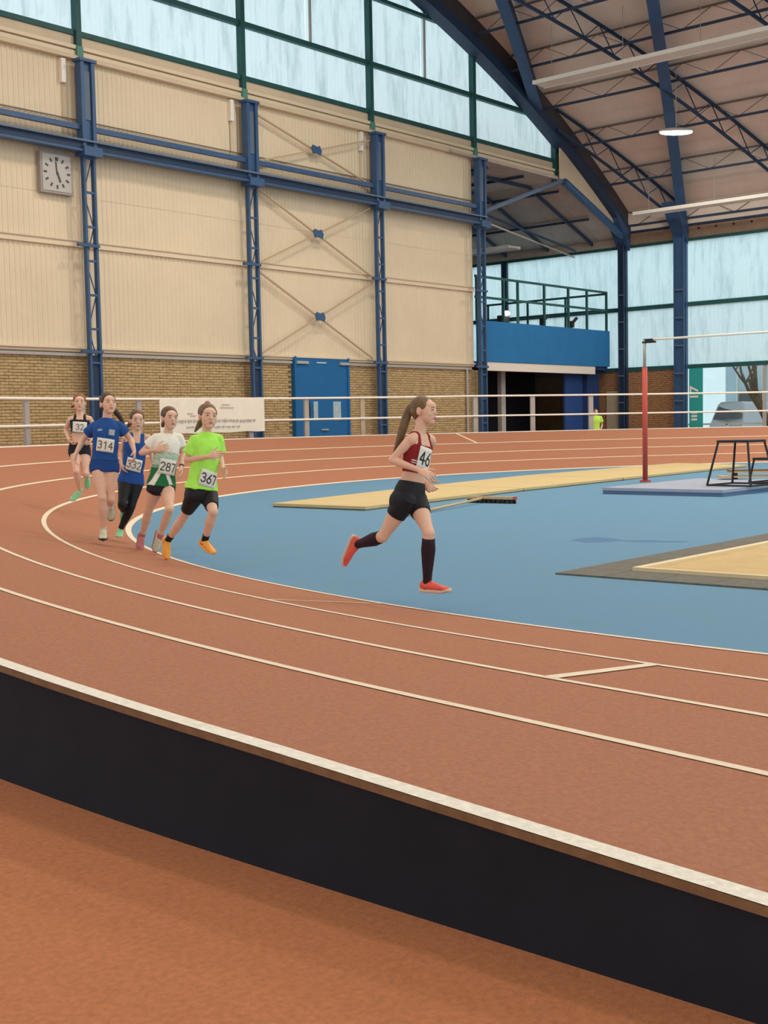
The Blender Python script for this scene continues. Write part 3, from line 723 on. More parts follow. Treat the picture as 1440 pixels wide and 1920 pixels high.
# rubber border tiles
k = 0
x = px0
while x < 19:
    MB().box(x+.004, min(x+.5, 19)-.004, iy1+.004, py1, .0008, .016).build('rubber_tile', m_rubber, pit); x += .5
y = iy1
while y > -2:
    MB().box(px0, ix0-.004, y-.5+.004, y-.004, .0008, .016).build('rubber_tile', m_rubber, pit); y -= .5
MB().box(ix0, 19, iy1-.08, iy1, .0008, .05).build('edging_board', m_cream, pit); MB().box(ix0, ix0+.05, -2, iy1-.08, .0008, .05).build('edging_board', m_cream, pit)
b = MB(); nx, ny = 60, 50
g = [[(ix0+.05+(19-ix0-.05)*i/nx, -2+(iy1-.08+2)*j/ny, .022+.006*math.sin(i*1.7+j*.6)*math.sin(j*.9)+random.uniform(-.002,.002)) for j in range(ny+1)] for i in range(nx+1)]
b.rings(g, closed=False); fixn(b.build('sand', m_sand, pit, True, kind='stuff'))
# worn dark patch in the blue surface
ol = [(12.5,7.95),(12.75,8.02),(13.07,7.95),(12.98,7.62),(12.85,7.40),(13.0,7.2),(13.02,6.95),(13.12,6.72),(12.98,6.74),(12.86,6.98),(12.75,7.2),(12.78,7.45),(12.55,7.55),(12.38,7.68),(12.5,7.8)]
MB().add([(x, y, .0012) for x, y in ol], [tuple(range(len(ol)))]).build('worn_patch', mat('worn_blue', (.08,.185,.36), .8, .1, 6), bpy.data.objects['infield_floor'])

# ------------------------------------------------------------------ outside
MB().add([(50.5,-40,-.2),(120,-40,-.2),(120,60,-.2),(50.5,60,-.2)], [(0,1,2,3)]).build('outside_ground', m_snow, kind='structure')
hb = empty('pale_building', (72, 30, -.2)); tag(hb, 'pale blue panelled building seen through the clear window', 'building')
MB().box(70, 80, 26, 33.5, -.2, 6.5).build('building_body', mat('pale_blue_panel', (.55,.66,.74), .7, .06, 1), hb)
for k in range(9): MB().box(69.9, 70, 26.3+k*.8, 26.36+k*.8, -.2, 6.5).build('panel_rib', m_white, hb)
for k in range(3): MB().box(69.88, 70.02, 26.8+k*2.2, 28.2+k*2.2, 1.6, 3.0).build('window', mat('dark_window', (.08,.10,.12), .2), hb)
of = empty('white_barrier', (59.2, 28, -.2)); tag(of, 'white two-bar barrier outside in front of the pale building', 'barrier')
for z in (.55, 1.15): MB().bar((59.2, 21, z), (59.2, 36, z), .08, .1).build('bar', m_white, of)
for k in range(7): MB().box(59.16, 59.24, 21.3+k*2.3, 21.4+k*2.3, -.2, 1.15).build('post', m_white, of)
def bare_tree(x, y, h, label):
    o = empty('bare_tree', (x, y, -.2)); tag(o, label, 'tree')
    mt = mat('bark', (.10,.09,.07), .9, .2, 6); rg = random.Random(11)
    b = MB()
    def grow(p, d, l, r, lv):
        pts = [p]; dd = np.array(d)
        for i in range(4):
            dd = nrm(dd+np.array([rg.uniform(-.15,.15), rg.uniform(-.15,.15), rg.uniform(-.02,.1)])); pts.append(pts[-1]+dd*l/4)
        b.tube(pts, [r*(1-.12*i) for i in range(5)], 6)
        if lv < 4:
            for k in range(3):
                q = pts[rg.choice([2, 3, 4])]; nd = nrm(dd+np.array([rg.uniform(-.9,.9), rg.uniform(-.9,.9), rg.uniform(-.1,.5)])); grow(q, nd, l*.68, r*.5, lv+1)
    grow(np.array([x, y, -.25]), (.02, .55, 1), h*.46, .24, 0); b.build('trunk_and_branches', mt, o, True)
bare_tree(57.5, 24.6, 8.5, 'bare dark tree outside the clear window')
cr = empty('parked_van', (61, 29.2, -.2)); tag(cr, 'pale parked van outside the clear window beside the teal banner', 'van')
mc = mat('van_paint', (.52,.52,.56), .35); VY = 29.25
prof = [(-.92,.25),(-.95,1.0),(-.88,1.55),(-.76,2.35),(-.55,2.5),(.55,2.5),(.76,2.35),(.88,1.55),(.95,1.0),(.92,.25)]
MB().rings([[(61.0+ (0 if z < 1.4 else .35 if z < 2 else .8), VY+a, z-.2) for a, z in prof], [(65.2, VY+a, z-.2) for a, z in prof]]).build('van_body', mc, cr)
MB().add([(61.33, VY-.80, 1.42), (61.33, VY+.80, 1.42), (61.76, VY+.70, 2.06), (61.76, VY-.70, 2.06)], [(0,1,2,3)]).build('windscreen', mat('van_glass', (.07,.08,.09), .15), cr)
MB().box(60.93, 61.02, VY-.9, VY+.9, .2, .42).build('bumper', m_grey, cr)
for a in (-.7, .7):
    MB().box(60.95, 61.0, VY+a-.17, VY+a+.17, .62, .82).build('headlamp', m_white, cr)
    for xx in (62.0, 64.4): MB().tube([(xx, VY+a-.13, .12), (xx, VY+a+.13, .12)], .33, 14).build('wheel', m_ink, cr)

# ------------------------------------------------------------------ people
def remesh(mb, voxel, smooth=3, fac=.5):
    me = mb.mesh('raw'); o = bpy.data.objects.new('raw', me); COL.objects.link(o)
    m = o.modifiers.new('r', 'REMESH'); m.mode = 'VOXEL'; m.voxel_size = voxel; m.adaptivity = 0
    if smooth:
        s = o.modifiers.new('s', 'SMOOTH'); s.factor = fac; s.iterations = smooth
    bpy.context.view_layer.update()
    out = bpy.data.meshes.new_from_object(o.evaluated_get(bpy.context.evaluated_depsgraph_get()))
    bpy.data.objects.remove(o); bpy.data.meshes.remove(me)
    return out
def place(me, name, m, parent, smooth=True, dye=None):
    off = np.array(WLOC[parent.name]); n = len(me.vertices)
    co = np.empty(n*3); me.vertices.foreach_get('co', co); co = co.reshape(-1, 3)
    if dye is not None:
        a = me.attributes.new('dye', 'FLOAT_COLOR', 'POINT'); c = np.array([(*dye(p), 1.) for p in co], 'f'); a.data.foreach_set('color', c.ravel())
    me.vertices.foreach_set('co', (co-off).ravel()); me.update(); me.name = name
    return link(name, me, m, parent, smooth)

m_skin = mat('skin', (.78,.475,.335), .55, .05, 14, spec=.35)
m_lip = mat('lip', (.46,.20,.155), .5)
m_eyew = mat('eye_white', (.48,.40,.36), .3)
m_iris = mat('eye_dark', (.05,.035,.03), .25)

def lerp(a, b, t): return a+(b-a)*t
def _arc(cx, cy, rx, ry, a0, a1, n=14): return [(cx+rx*math.cos(math.radians(a0+(a1-a0)*i/n)), cy+ry*math.sin(math.radians(a0+(a1-a0)*i/n))) for i in range(n+1)]
DIG = {'1': [[(.16,.80),(.36,1.0),(.36,0)]], '2': [_arc(.3,.74,.27,.26,165,-40)+[(.04,0),(.58,0)]],
       '3': [_arc(.28,.75,.25,.25,150,-80)+[(.28,.53)], [(.28,.53)]+_arc(.28,.26,.28,.27,85,-150)], '4': [[(.44,0),(.44,1.0),(.02,.30),(.60,.30)]],
       '6': [[(.46,1.0),(.12,.52)]+_arc(.3,.28,.27,.28,140,-220,24)], '7': [[(.02,1.0),(.58,1.0),(.22,0)]],
       '8': [_arc(.3,.76,.22,.23,-90,270,22), _arc(.3,.27,.27,.27,90,450,22)]}
def digits(txt, h, th):
    vs, fs = [], []; n = len(txt); adv = .78*h; x0 = -(n*adv-.18*h)/2
    for i, c in enumerate(txt):
        for pl in DIG[c]:
            P = [np.array([x0+i*adv+a*h, (b-.5)*h]) for a, b in pl]
            Q_ = [P[0]]
            for a in P[1:]:                         # resample so that the print bends with the cloth
                m = max(1, int(np.linalg.norm(a-Q_[-1])/(.12*h))); b0 = Q_[-1]
                for j in range(1, m+1): Q_.append(b0+(a-b0)*j/m)
            for j, q in enumerate(Q_):
                a = Q_[max(j-1, 0)]; b = Q_[min(j+1, len(Q_)-1)]; t = (b-a)/(np.linalg.norm(b-a)+1e-9); nn = np.array([-t[1], t[0]])*th/2
                e = -t*th/2 if j == 0 else (t*th/2 if j == len(Q_)-1 else 0)
                vs += [tuple(q-nn+e), tuple(q+nn+e)]
                if j: k = len(vs); fs.append((k-4, k-2, k-1, k-3))
    return vs, fs

def person(spec):
    d0 = spec['d']; k = spec['k']; V = spec.get('voxel', .005)
    J = {n: pix(u, v, d0+dd) for n, (u, v, dd) in spec['J'].items()}
    pel, nk = J['pel'], J['neck']
    gx, gy = pel[0], pel[1]
    root = empty('person', (gx, gy, surf_h(gx, gy))); tag(root, spec['label'], 'person', spec.get('group'))
    S = nk-pel; Ls = np.linalg.norm(S); Uv = S/Ls
    latS = nrm(J['shL']-J['shR']); latH = nrm(J['hipL']-J['hipR'])
    def axes(f):
        l = nrm(lerp(latH, latS, min(1, max(0, f)))); l = nrm(l-Uv*(l@Uv)); return l, np.cross(l, Uv)  # left, forward
    def torso_ring(f, hw, hd, fo=0., n=28, e=0., tilt=0.):
        l, fw = axes(f); c = pel+S*f+fw*fo*k
        R = []
        for i in range(n):
            a = 2*math.pi*i/n; ca, sa = math.cos(a), math.sin(a); q = 2/2.4
            x = math.copysign(abs(ca)**q, ca); y = math.copysign(abs(sa)**q, sa)
            R.append(c+l*x*(hw*k+e)+fw*y*(hd*k+e)+Uv*tilt*y)
        return R
    bw = spec.get('build', 1.)
    TP = [(-.19,.06,.07,-.01),(-.12,.125,.095,-.01),(-.02,.150,.105,-.012),(.10,.140,.098,-.008),(.22,.120,.082,0),(.36,.108,.076,.004),(.52,.118,.084,.006),(.68,.132,.093,.008),(.80,.140,.088,.004),(.90,.118,.070,0),(.97,.075,.055,-.004),(1.02,.050,.048,-.004)]
    def tprof(f):
        a = np.array(TP); return [float(np.interp(f, a[:,0], a[:,i])) for i in (1,2,3)]
    B = MB()
    B.rings([torso_ring(f, w_*bw, dd*bw, fo) for f, w_, dd, fo in TP])
    # seat
    l, fw = axes(0)
    for s, h in ((1, 'hipL'), (-1, 'hipR')): B.ell(J[h]-fw*.035*k-Uv*.01*k, [l, fw, Uv], (.085*k, .085*k, .09*k))
    # neck and head
    hf = spec['face']  # (right, up, toward) in view axes
    F = nrm(hf[0]*RT+hf[1]*UP-hf[2]*FW); hu = nrm(spec.get('hup', (0,1,0))[0]*RT+spec.get('hup', (0,1,0))[1]*UP-spec.get('hup', (0,1,0))[2]*FW)
    hu = nrm(hu-F*(hu@F)); hl = np.cross(hu, F)   # left of the face
    O = J['head']; hk = spec['head_h']/.215
    def H(x, y, z): return O+hk*(hl*x+F*y+hu*z)     # x to the left, y forward, z up
    A3 = [hl, F, hu]
    def he(c, r, b=B, n=18, m=12): b.ell(H(*c), A3, tuple(q*hk for q in r), n, m)
    B.capsule(nk-Uv*.03*k, H(0,-.018,-.055), .050*k, .047*k)
    he((0,-.018,.022), (.073,.090,.083)); he((0,.028,-.008), (.064,.062,.085)); he((0,.030,-.048), (.058,.056,.052)); he((0,.055,-.084), (.030,.030,.024))
    he((0,.052,.032), (.054,.032,.036)); he((.026,.050,-.028), (.032,.030,.032)); he((-.026,.050,-.028), (.032,.030,.032))
    B.capsule(H(0,.084,.006), H(0,.100,-.024), .006*hk, .0095*hk); he((0,.074,-.055), (.026,.018,.018))
    for s in (1, -1): he((s*.073,-.012,-.012), (.010,.020,.031), n=10, m=8)
    # limbs
    ar, lg = spec.get('arm', 1.), spec.get('leg', 1.)
    def arm(s):
        sh, el, wr, tip = J['sh'+s], J['el'+s], J['wr'+s], J['tip'+s]
        B.capsule(pel+S*.93, sh, .050*k, .040*k); B.ell(sh-Uv*.012*k, np.eye(3), (.045*k,)*3)
        B.capsule(sh, el, .041*k*ar, .031*k*ar, mid=[(.35,.041*k*ar),(.75,.033*k*ar)]); B.capsule(el, wr, .032*k*ar, .0215*k*ar, mid=[(.28,.034*k*ar),(.7,.026*k*ar)])
        hand(wr, tip, s)
    def hand(wr, tip, s):
        d = nrm(tip-wr); mid = pel+S*.55; tn = spec.get('palm'+s)
        toward = nrm((tn[0]*RT+tn[1]*UP-tn[2]*FW)) if tn else nrm(mid-wr)
        n = nrm(toward-d*(toward@d)); sd = np.cross(n, d)          # palm normal, side
        if sd@np.array([0,0,1.]) < 0: sd = -sd                     # thumb side up
        h = spec['hand']*k; cu = spec.get('curl', .5)
        if isinstance(cu, dict): cu = cu[s]
        rs = []
        for (t, hw, ht) in ((-.12,.022,.018),(.0,.024,.018),(.25,.034,.0165),(.6,.040,.015),(.95,.041,.0135),(1.05,.036,.010)):
            c = wr+d*t*.088*h; rs.append([c+sd*hw*h*math.cos(a)+n*ht*h*math.sin(a) for a in [2*math.pi*i/16 for i in range(16)]])
        B.rings(rs)
        for i, (off, ln, spread) in enumerate(((.031,.072,.05),(.0105,.080,.0),(-.0105,.074,-.05),(-.031,.058,-.11))):
            p = wr+d*.084*h+sd*off*h; dr = nrm(d+sd*spread); b0 = cu*(.45+.12*i)
            for j, fr in enumerate((.45,.31,.26)):
                dr = nrm(dr*math.cos(b0)+n*math.sin(b0)); q = p+dr*ln*fr*h; B.capsule(p, q, (.0092-.0008*j)*h, (.0086-.0008*j)*h, 8); p = q; b0 = cu*(.75 if j == 0 else .5)
        p = wr+d*.028*h+sd*.026*h; dr = nrm(d*.62+sd*.72+n*.25)
        for j, ln in enumerate((.040,.034,.026)):
            q = p+dr*ln*h; B.capsule(p, q, (.0125-.0018*j)*h, (.0110-.0018*j)*h, 8); p = q; dr = nrm(dr+d*.35+n*.18*cu)
    arm('L'); arm('R')
    shoes = {}
    for s in ('L', 'R'):
        hip, kn, an, toe = J['hip'+s], J['kn'+s], J['an'+s], J['toe'+s]
        B.capsule(hip, kn, .082*k*lg, .047*k*lg, mid=[(.2,.080*k*lg),(.5,.068*k*lg),(.82,.050*k*lg)]); B.ell(kn, np.eye(3), (.049*k*lg,)*3)
        B.capsule(kn, an, .046*k*lg, .030*k*lg, mid=[(.15,.047*k*lg),(.33,.053*k*lg),(.6,.043*k*lg),(.85,.031*k*lg)])
        calf = lerp(kn, an, .33)
        w_ = nrm(toe-an); lat = nrm(latH-w_*(latH@w_)); n0 = np.cross(lat, w_)
        if n0@(kn-an) < 0: n0 = -n0
        a = math.radians(22); t = math.cos(a)*w_+math.sin(a)*n0; nn = math.cos(a)*n0-math.sin(a)*w_
        sl = spec.get('shoe', .25)*k
        heel = an-t*.055*k-nn*.075*k
        shoes[s] = (heel, t, nn, lat, sl)
        B.capsule(an, heel+t*sl*.5+nn*.034*k, .027*k, .016*k)
    bme = remesh(B, V, 3)
    from mathutils.bvhtree import BVHTree
    BV = BVHTree.FromPolygons([tuple(q.co) for q in bme.vertices], [tuple(q.vertices) for q in bme.polygons])
    body = place(bme, 'body', m_skin, root)
    # face details
    for s in (1, -1):
        b = MB(); b.ell(H(s*.030,.0785,.004), A3, (.0140*hk,.009*hk,.0048*hk), 10, 8); e = b.build('eye', m_eyew, root, True)
        b = MB(); b.ell(H(s*.030,.0845,.0035), A3, (.0075*hk,.0040*hk,.0050*hk), 10, 6); b.build('iris', m_iris, e, True)
        b = MB(); b.tube([H(s*.013,.0905,.019), H(s*.030,.0905,.0235), H(s*.047,.078,.018)], [.0026*hk,.0032*hk,.0018*hk], 6); b.build('eyebrow', spec['hair_m'], root, True)
    b = MB(); b.ell(H(0,.0915,-.051), A3, (.020*hk,.0055*hk,.0038*hk), 12, 6); b.ell(H(0,.0895,-.059), A3, (.016*hk,.0055*hk,.0042*hk), 12, 6); b.build('lips', m_lip, root, True)
    # hair
    Hm = MB(); c_ = spec.get('cap', (0,-.030,.040))
    Hm.ell(H(*c_), A3, (.0795*hk,.090*hk,.078*hk), 20, 14); Hm.ell(H(0,-.052,.0), A3, (.070*hk,.062*hk,.072*hk), 18, 12)
    for s in (1, -1): Hm.ell(H(s*.052,-.004,.032), A3, (.026*hk,.045*hk,.042*hk), 12, 10)
    for (pts, rad) in spec.get('tails', []):
        P = [H(*p) if len(p) == 3 else pix(p[0], p[1], d0+p[2]) for _, p in [(0, q[:3] if len(q) == 3 else q) for q in pts]] if not spec.get('tail_pix') else None
        # smooth the tail path
        P = [np.array(p) for p in P]; Q = []; RQ = []
        for i in range(len(P)-1):
            for t in np.linspace(0, 1, 5, endpoint=False): Q.append(lerp(P[i], P[i+1], t)); RQ.append(lerp(rad[i], rad[i+1], t))
        Q.append(P[-1]); RQ.append(rad[-1]); Q = np.array(Q)
        for _ in range(3): Q[1:-1] = (Q[:-2]+2*Q[1:-1]+Q[2:])/4
        Hm.tube(list(Q), [r*hk for r in RQ], 10)
    hair = place(remesh(Hm, .005, 3), 'hair', spec['hair_m'], root)
    for (c, r, m) in spec.get('bands', []):
        b = MB(); b.ell(H(*c), A3, (r*hk, r*hk, r*.8*hk), 12, 8); b.build('hair_tie', m, root, True)
    # garments
    def garment(g):
        G = MB(); e = g.get('ease', .012)*1.0
        if 'torso' in g:
            f0, f1 = g['torso']; f1 = g.get('collar', 1.01) if 'yoke' in g else f1; fl = g.get('flare', 0.); fs = list(np.linspace(f0, f1, 14)); rs = []
            for f in fs:
                w_, dd, fo = tprof(f); t = max(0, (.35-f)/.55) if fl else 0
                if fl and f < .62: w_ = max(w_, tprof(.62)[0]*.98); dd = max(dd, tprof(.62)[1]*.96)
                if f < -.02: w_, dd, fo = max(w_, .150), max(dd, .105), -.012
                rs.append(torso_ring(f, w_*bw, dd*bw, fo, e=e+fl*t, tilt=0))
            if g.get('vneck') is None and f1 > .9: pass
            G.rings(rs)
        if 'yoke' in g:
            for s in ('L', 'R'): G.capsule(pel+S*.93, J['sh'+s], .050*k+e*.6, .041*k+e*.6)
        if 'sleeve' in g:
            for s in ('L', 'R'):
                sh, el = J['sh'+s], J['el'+s]; q = lerp(sh, el, g['sleeve']); se = g.get('sease', e)
                t = nrm(q-sh)
                G.tube([sh-t*.03*k, sh, lerp(sh, q, .5), q], [.040*k+e*.5, .045*k+e*.7, .043*k*ar+se*.9, .042*k*ar+se*1.2], 18)
                G.ell(sh-Uv*.01*k, np.eye(3), (.047*k+e*.6,)*3)
        if 'legs' in g:
            for s in ('L', 'R'):
                hip, kn, an = J['hip'+s], J['kn'+s], J['an'+s]
                for (a, c_, r0, r1, md) in ((hip, kn, .084*k*lg, .047*k*lg, [(.2,.080*k*lg),(.5,.068*k*lg),(.82,.050*k*lg)]),):
                    L = g['legs']; t1 = min(L, 1.); ts = np.linspace(-.1, t1, 9); rr = [float(np.interp(t, [0,.2,.5,.82,1], [.084,.082,.068,.052,.049]))*k*lg+e+g.get('lflare', 0)*max(0, t/t1-.3) for t in ts]
                    G.tube([lerp(a, c_, t) for t in ts], rr, 18)
                if L > 1:
                    G.ell(kn, np.eye(3), (.051*k*lg+e,)*3); ts = np.linspace(0, L-1, 9); rr = [float(np.interp(t, [0,.33,.6,.85,1], [.049,.053,.043,.032,.031]))*k*lg+e for t in ts]
                    G.tube([lerp(kn, an, t) for t in ts], rr, 16)
                G.ell(J['hip'+s], np.eye(3), (.086*k*lg+e,)*3); G.ell(lerp(J['hip'+s], pel, .5)+Uv*.03*k, [axes(0)[0], axes(0)[1], Uv], (.088*k, .094*k*bw, .08*k))
                G.ell(J['hip'+s]-axes(0)[1]*.035*k-Uv*.01*k, [axes(0)[0], axes(0)[1], Uv], (.086*k+e, .087*k+e, .092*k+e))
        if 'straps' in g:
            w0 = g['straps']
            for s in (1, -1):
                rs = []
                for i in range(29):
                    th = math.radians(-14+208*i/28); f = .80; l, fw = axes(f); xx = (.078-.016*math.sin(max(0, min(math.pi, th))))*s
                    c = pel+S*f+l*xx*k; d = math.cos(th)*fw+math.sin(th)*Uv; o_ = c+d*.155*k
                    hit = BV.ray_cast(Vector(o_), Vector(-d)); h = np.array(hit[0]) if hit[0] is not None else c+d*.09
                    ww = w0*(1.5 if i < 4 or i > 24 else 1.)
                    rs.append([h-l*ww-d*.012, h+l*ww-d*.012, h+l*ww+d*.006, h+d*.0075, h-l*ww+d*.006])
                G.rings(rs)
        me = remesh(G, g.get('voxel', .006), g.get('smooth', 2))
        if g.get('fold'):
            from mathutils import noise as _nz
            n_ = len(me.vertices); no = np.empty(n_*3); me.vertices.foreach_get('normal', no); no = no.reshape(-1, 3); co = np.empty(n_*3); me.vertices.foreach_get('co', co); co = co.reshape(-1, 3)
            for i_ in range(n_):
                q = co[i_]-pel; f_ = (q@Uv)/Ls; l, fw = axes(f_); a_ = (q@l)/k; b_ = (q@fw)/k; h_ = q@Uv
                v_ = _nz.noise(Vector((a_*13+h_*5, b_*13, h_*5+3)))+.5*_nz.noise(Vector((a_*26-h_*9, b_*26, h_*11)))
                co[i_] += no[i_]*(g['fold']*(v_+.25)*(1.0 if f_ < .9 else .4))
            me.vertices.foreach_set('co', co.ravel()); me.update()
        dye = None
        if 'dye' in g:
            def dye(p):
                q = p-pel; f = (q@Uv)/Ls; l, fw = axes(f); return g['dye'](f, (q@l)/k, (q@fw)/k)
        return place(me, g['name'], g['m'], root, True, dye)
    tops = [garment(g) for g in spec['wear']]; off_ = Vector(WLOC[root.name])
    GV = BVHTree.FromPolygons([tuple(q.co+off_) for q in tops[0].data.vertices], [tuple(q.vertices) for q in tops[0].data.polygons])
    for s in ('L', 'R'):
        if 'sock' in spec:
            t0, m, e = spec['sock']; kn, an = J['kn'+s], J['an'+s]; G = MB(); ts = np.linspace(t0, 1.12, 10)
            G.tube([lerp(kn, an, t) for t in ts], [float(np.interp(t, [0,.15,.33,.6,.85,1.1], [.046,.047,.053,.043,.032,.030]))*k*lg+e for t in ts], 18)
            G.build('sock', m, root, True)
        heel, t, nn, lat, sl = shoes[s]; G = MB(); U = MB(); rs = []; so = []
        for (a, hw, z0, h) in ((.0,.022,.026,.058),(.04,.033,.020,.074),(.14,.037,.016,.086),(.28,.037,.016,.086),(.42,.038,.016,.070),(.58,.042,.016,.055),(.76,.044,.018,.042),(.90,.037,.022,.030),(.97,.024,.026,.020),(1.0,.010,.030,.010)):
            c = heel+t*a*sl+nn*(z0+h/2)*k; q = []
            for i in range(16):
                an_ = 2*math.pi*i/16; sx, sy = math.cos(an_), math.sin(an_); nar = 1-.28*max(0, sy)
                q.append(c+lat*sx*hw*k*nar+nn*sy*h/2*k)
            rs.append(q)
            c2 = heel+t*(a*1.03-.015)*sl+nn*(.014+(.014 if a > .85 else .0)+(.006 if a < .05 else 0))*k
            so.append([c2+lat*math.cos(2*math.pi*i/14)*(hw+.004)*k+nn*math.sin(2*math.pi*i/14)*.017*k for i in range(14)])
        U.rings(rs); G.rings(so)
        sm = spec['shoe_m'][s] if isinstance(spec['shoe_m'], dict) else spec['shoe_m']
        sh = U.build('shoe', sm, root, True); fixn(sh); fixn(G.build('sole', spec['sole_m'], sh, True))
        b = MB()
        for j, a in enumerate((.38,.46,.54)):
            c = heel+t*a*sl+nn*(.092-.17*(a-.33))*k; b.bar(c-lat*.022*k, c+lat*.022*k, .008*k, .006*k, up=nn)
        b.build('laces', spec.get('lace_m', m_white), sh)
    # number bib on the chest
    if 'bib' in spec:
        txt, f, lx, bwid, bh, rot, tsz = spec['bib']; l, fw = axes(f); w_, dd, fo = tprof(f)
        rx = (max(w_, .118)*bw)*k; ry = dd*bw*k; e = spec.get('bib_out', .022)
        def W(x, y):
            xr = x*math.cos(rot)-y*math.sin(rot); yr = x*math.sin(rot)+y*math.cos(rot); xr += lx
            # curve round the front of the body
            uu = max(-1.2, min(1.2, xr/(rx*1.15))); return pel+S*f+l*(-math.sin(uu)*rx*1.12*1.0)*-1+Uv*yr+fw*(fo*k+ry*math.cos(uu)**.8+e)
        b = MB(); n = 12; b.rings([[W(-bwid/2+bwid*i/n, -bh/2+bh*j/6) for j in range(7)] for i in range(n+1)], closed=False)
        bo = b.build('number_bib', m_bib, root, True)
        sd_ = bo.modifiers.new('thick', 'SOLIDIFY'); sd_.thickness = .0015; sd_.offset = 0
        v, fcs = digits(txt, tsz*.70, tsz*.105)
        def W2(x, y):
            p = W(x, y); return p+fw*.003
        MB().add([W2(x, y) for x, y in v], fcs).build('number_print', spec.get('ink', m_ink), bo)
    for (nm, f, lx, pw_, ph_, rot, out, m) in spec.get('prints', []):
        l, fw = axes(f); w_, dd, fo = tprof(f); rx = max(w_, .118)*bw*k; ry = dd*bw*k
        def WP(x, y):
            xr = x*math.cos(rot)-y*math.sin(rot)+lx; yr = x*math.sin(rot)+y*math.cos(rot); c = pel+S*f+l*xr+Uv*yr
            hit = GV.ray_cast(Vector(c+fw*.3), Vector(-fw)); return np.array(hit[0])+fw*out if hit[0] is not None else c+fw*(ry+.03)
        b = MB(); n = 6; b.rings([[WP(-pw_/2+pw_*i/n, -ph_/2+ph_*j/4) for j in range(5)] for i in range(n+1)], closed=False); b.build(nm, m, root)
    for (nm, s, m) in spec.get('extra', []):
        el, wr = J['el'+s], J['wr'+s]; d = nrm(wr-el)
        MB().tube([wr-d*.03*k, wr-d*.012*k], .027*k, 14).build(nm, m, root, True)
    return root

c_brown = mat('brown_hair', (.115,.065,.03), .5, .3, 22, spec=.4); c_fair = mat('fair_brown_hair', (.155,.095,.045), .5, .3, 22, spec=.4)
c_dark = mat('dark_brown_hair', (.07,.035,.02), .5, .3, 22, spec=.4); c_red = mat('auburn_hair', (.24,.09,.035), .5, .3, 22, spec=.4)
m_lycra = mat('black_lycra', (.010,.010,.013), .6, bump=.1, bscale=30)
def cloth(n, c): return mat(n, c, .8, .06, 10, bump=.5, bscale=9, spec=.2)
PINKO = mat('coral_shoe', (.75,.11,.075), .5, .2, 18); SOLE = mat('pale_sole', (.72,.50,.38), .6)
ORANGE = mat('orange_shoe', (.90,.37,.06), .5, .1, 18); GREENS = mat('mint_shoe', (.25,.62,.30), .5, .1, 18)
WHITES = mat('cream_shoe', (.62,.60,.45), .6, .2, 18); PINKS = mat('pink_shoe', (.50,.16,.17), .6, .25, 18)
m_wine = mat('wine_black_sock', (.028,.010,.016), .8, .3, 30)
c_band = mat('pink_tie', (.55,.22,.25), .7)

# lead runner
person(dict(label='girl in dark red crop top and black shorts leading the race with bib 46', d=9.6, k=.99, voxel=.0042,
  J=dict(head=(796.5,770,0), neck=(787,811,.0), pel=(769,929,0), shR=(771,823,-.105), shL=(808,825,.105), elR=(735,863,-.10), wrR=(785,881,-.20), tipR=(809,892,-.24),
         elL=(776,874,.22), wrL=(795,903,.10), tipL=(809,918,.06), hipR=(759,938,-.062), hipL=(780,938,.062),
         knR=(718,1006,.05), anR=(670,1021,.31), toeR=(645,1050,.36), knL=(804,1000,-.17), anL=(801,1093,-.10), toeL=(842,1114,-.20)),
  face=(.86,-.03,.5), hup=(.10,1,0), head_h=.222, hand=.95, arm=.95, leg=.98, build=.93, curl={'R':.5,'L':.6}, palmR=(-.1,-.6,-.8),
  hair_m=c_fair, cap=(0,-.030,.036),
  tails=[([(0,-.085,.045),(0,-.125,.03),(-.0,-.155,-.05),(-.01,-.175,-.14),(-.01,-.20,-.23),(0,-.235,-.31),(0,-.25,-.36)], [.022,.030,.036,.034,.028,.018,.006])],
  bands=[((0,-.105,.04), .024, c_dark)],
  wear=[dict(name='crop_top', m=cloth('wine_red_cloth', (.26,.022,.022)), torso=(.36,.80), ease=.007, straps=.013, voxel=.0045),
        dict(name='shorts', m=m_lycra, torso=(-.14,.22), legs=.42, ease=.008, voxel=.005, smooth=8)],
  sock=(.10, m_wine, .004), shoe_m=PINKO, sole_m=SOLE, shoe=.262, prints=[('chest_stripe', .545, -.095, .035, .008, -.1, .002, m_bib), ('chest_stripe', .51, -.095, .04, .008, -.1, .002, m_bib)], bib=('46', .60, -.020, .165, .170, -.10, .135), bib_out=.014, lace_m=PINKO))

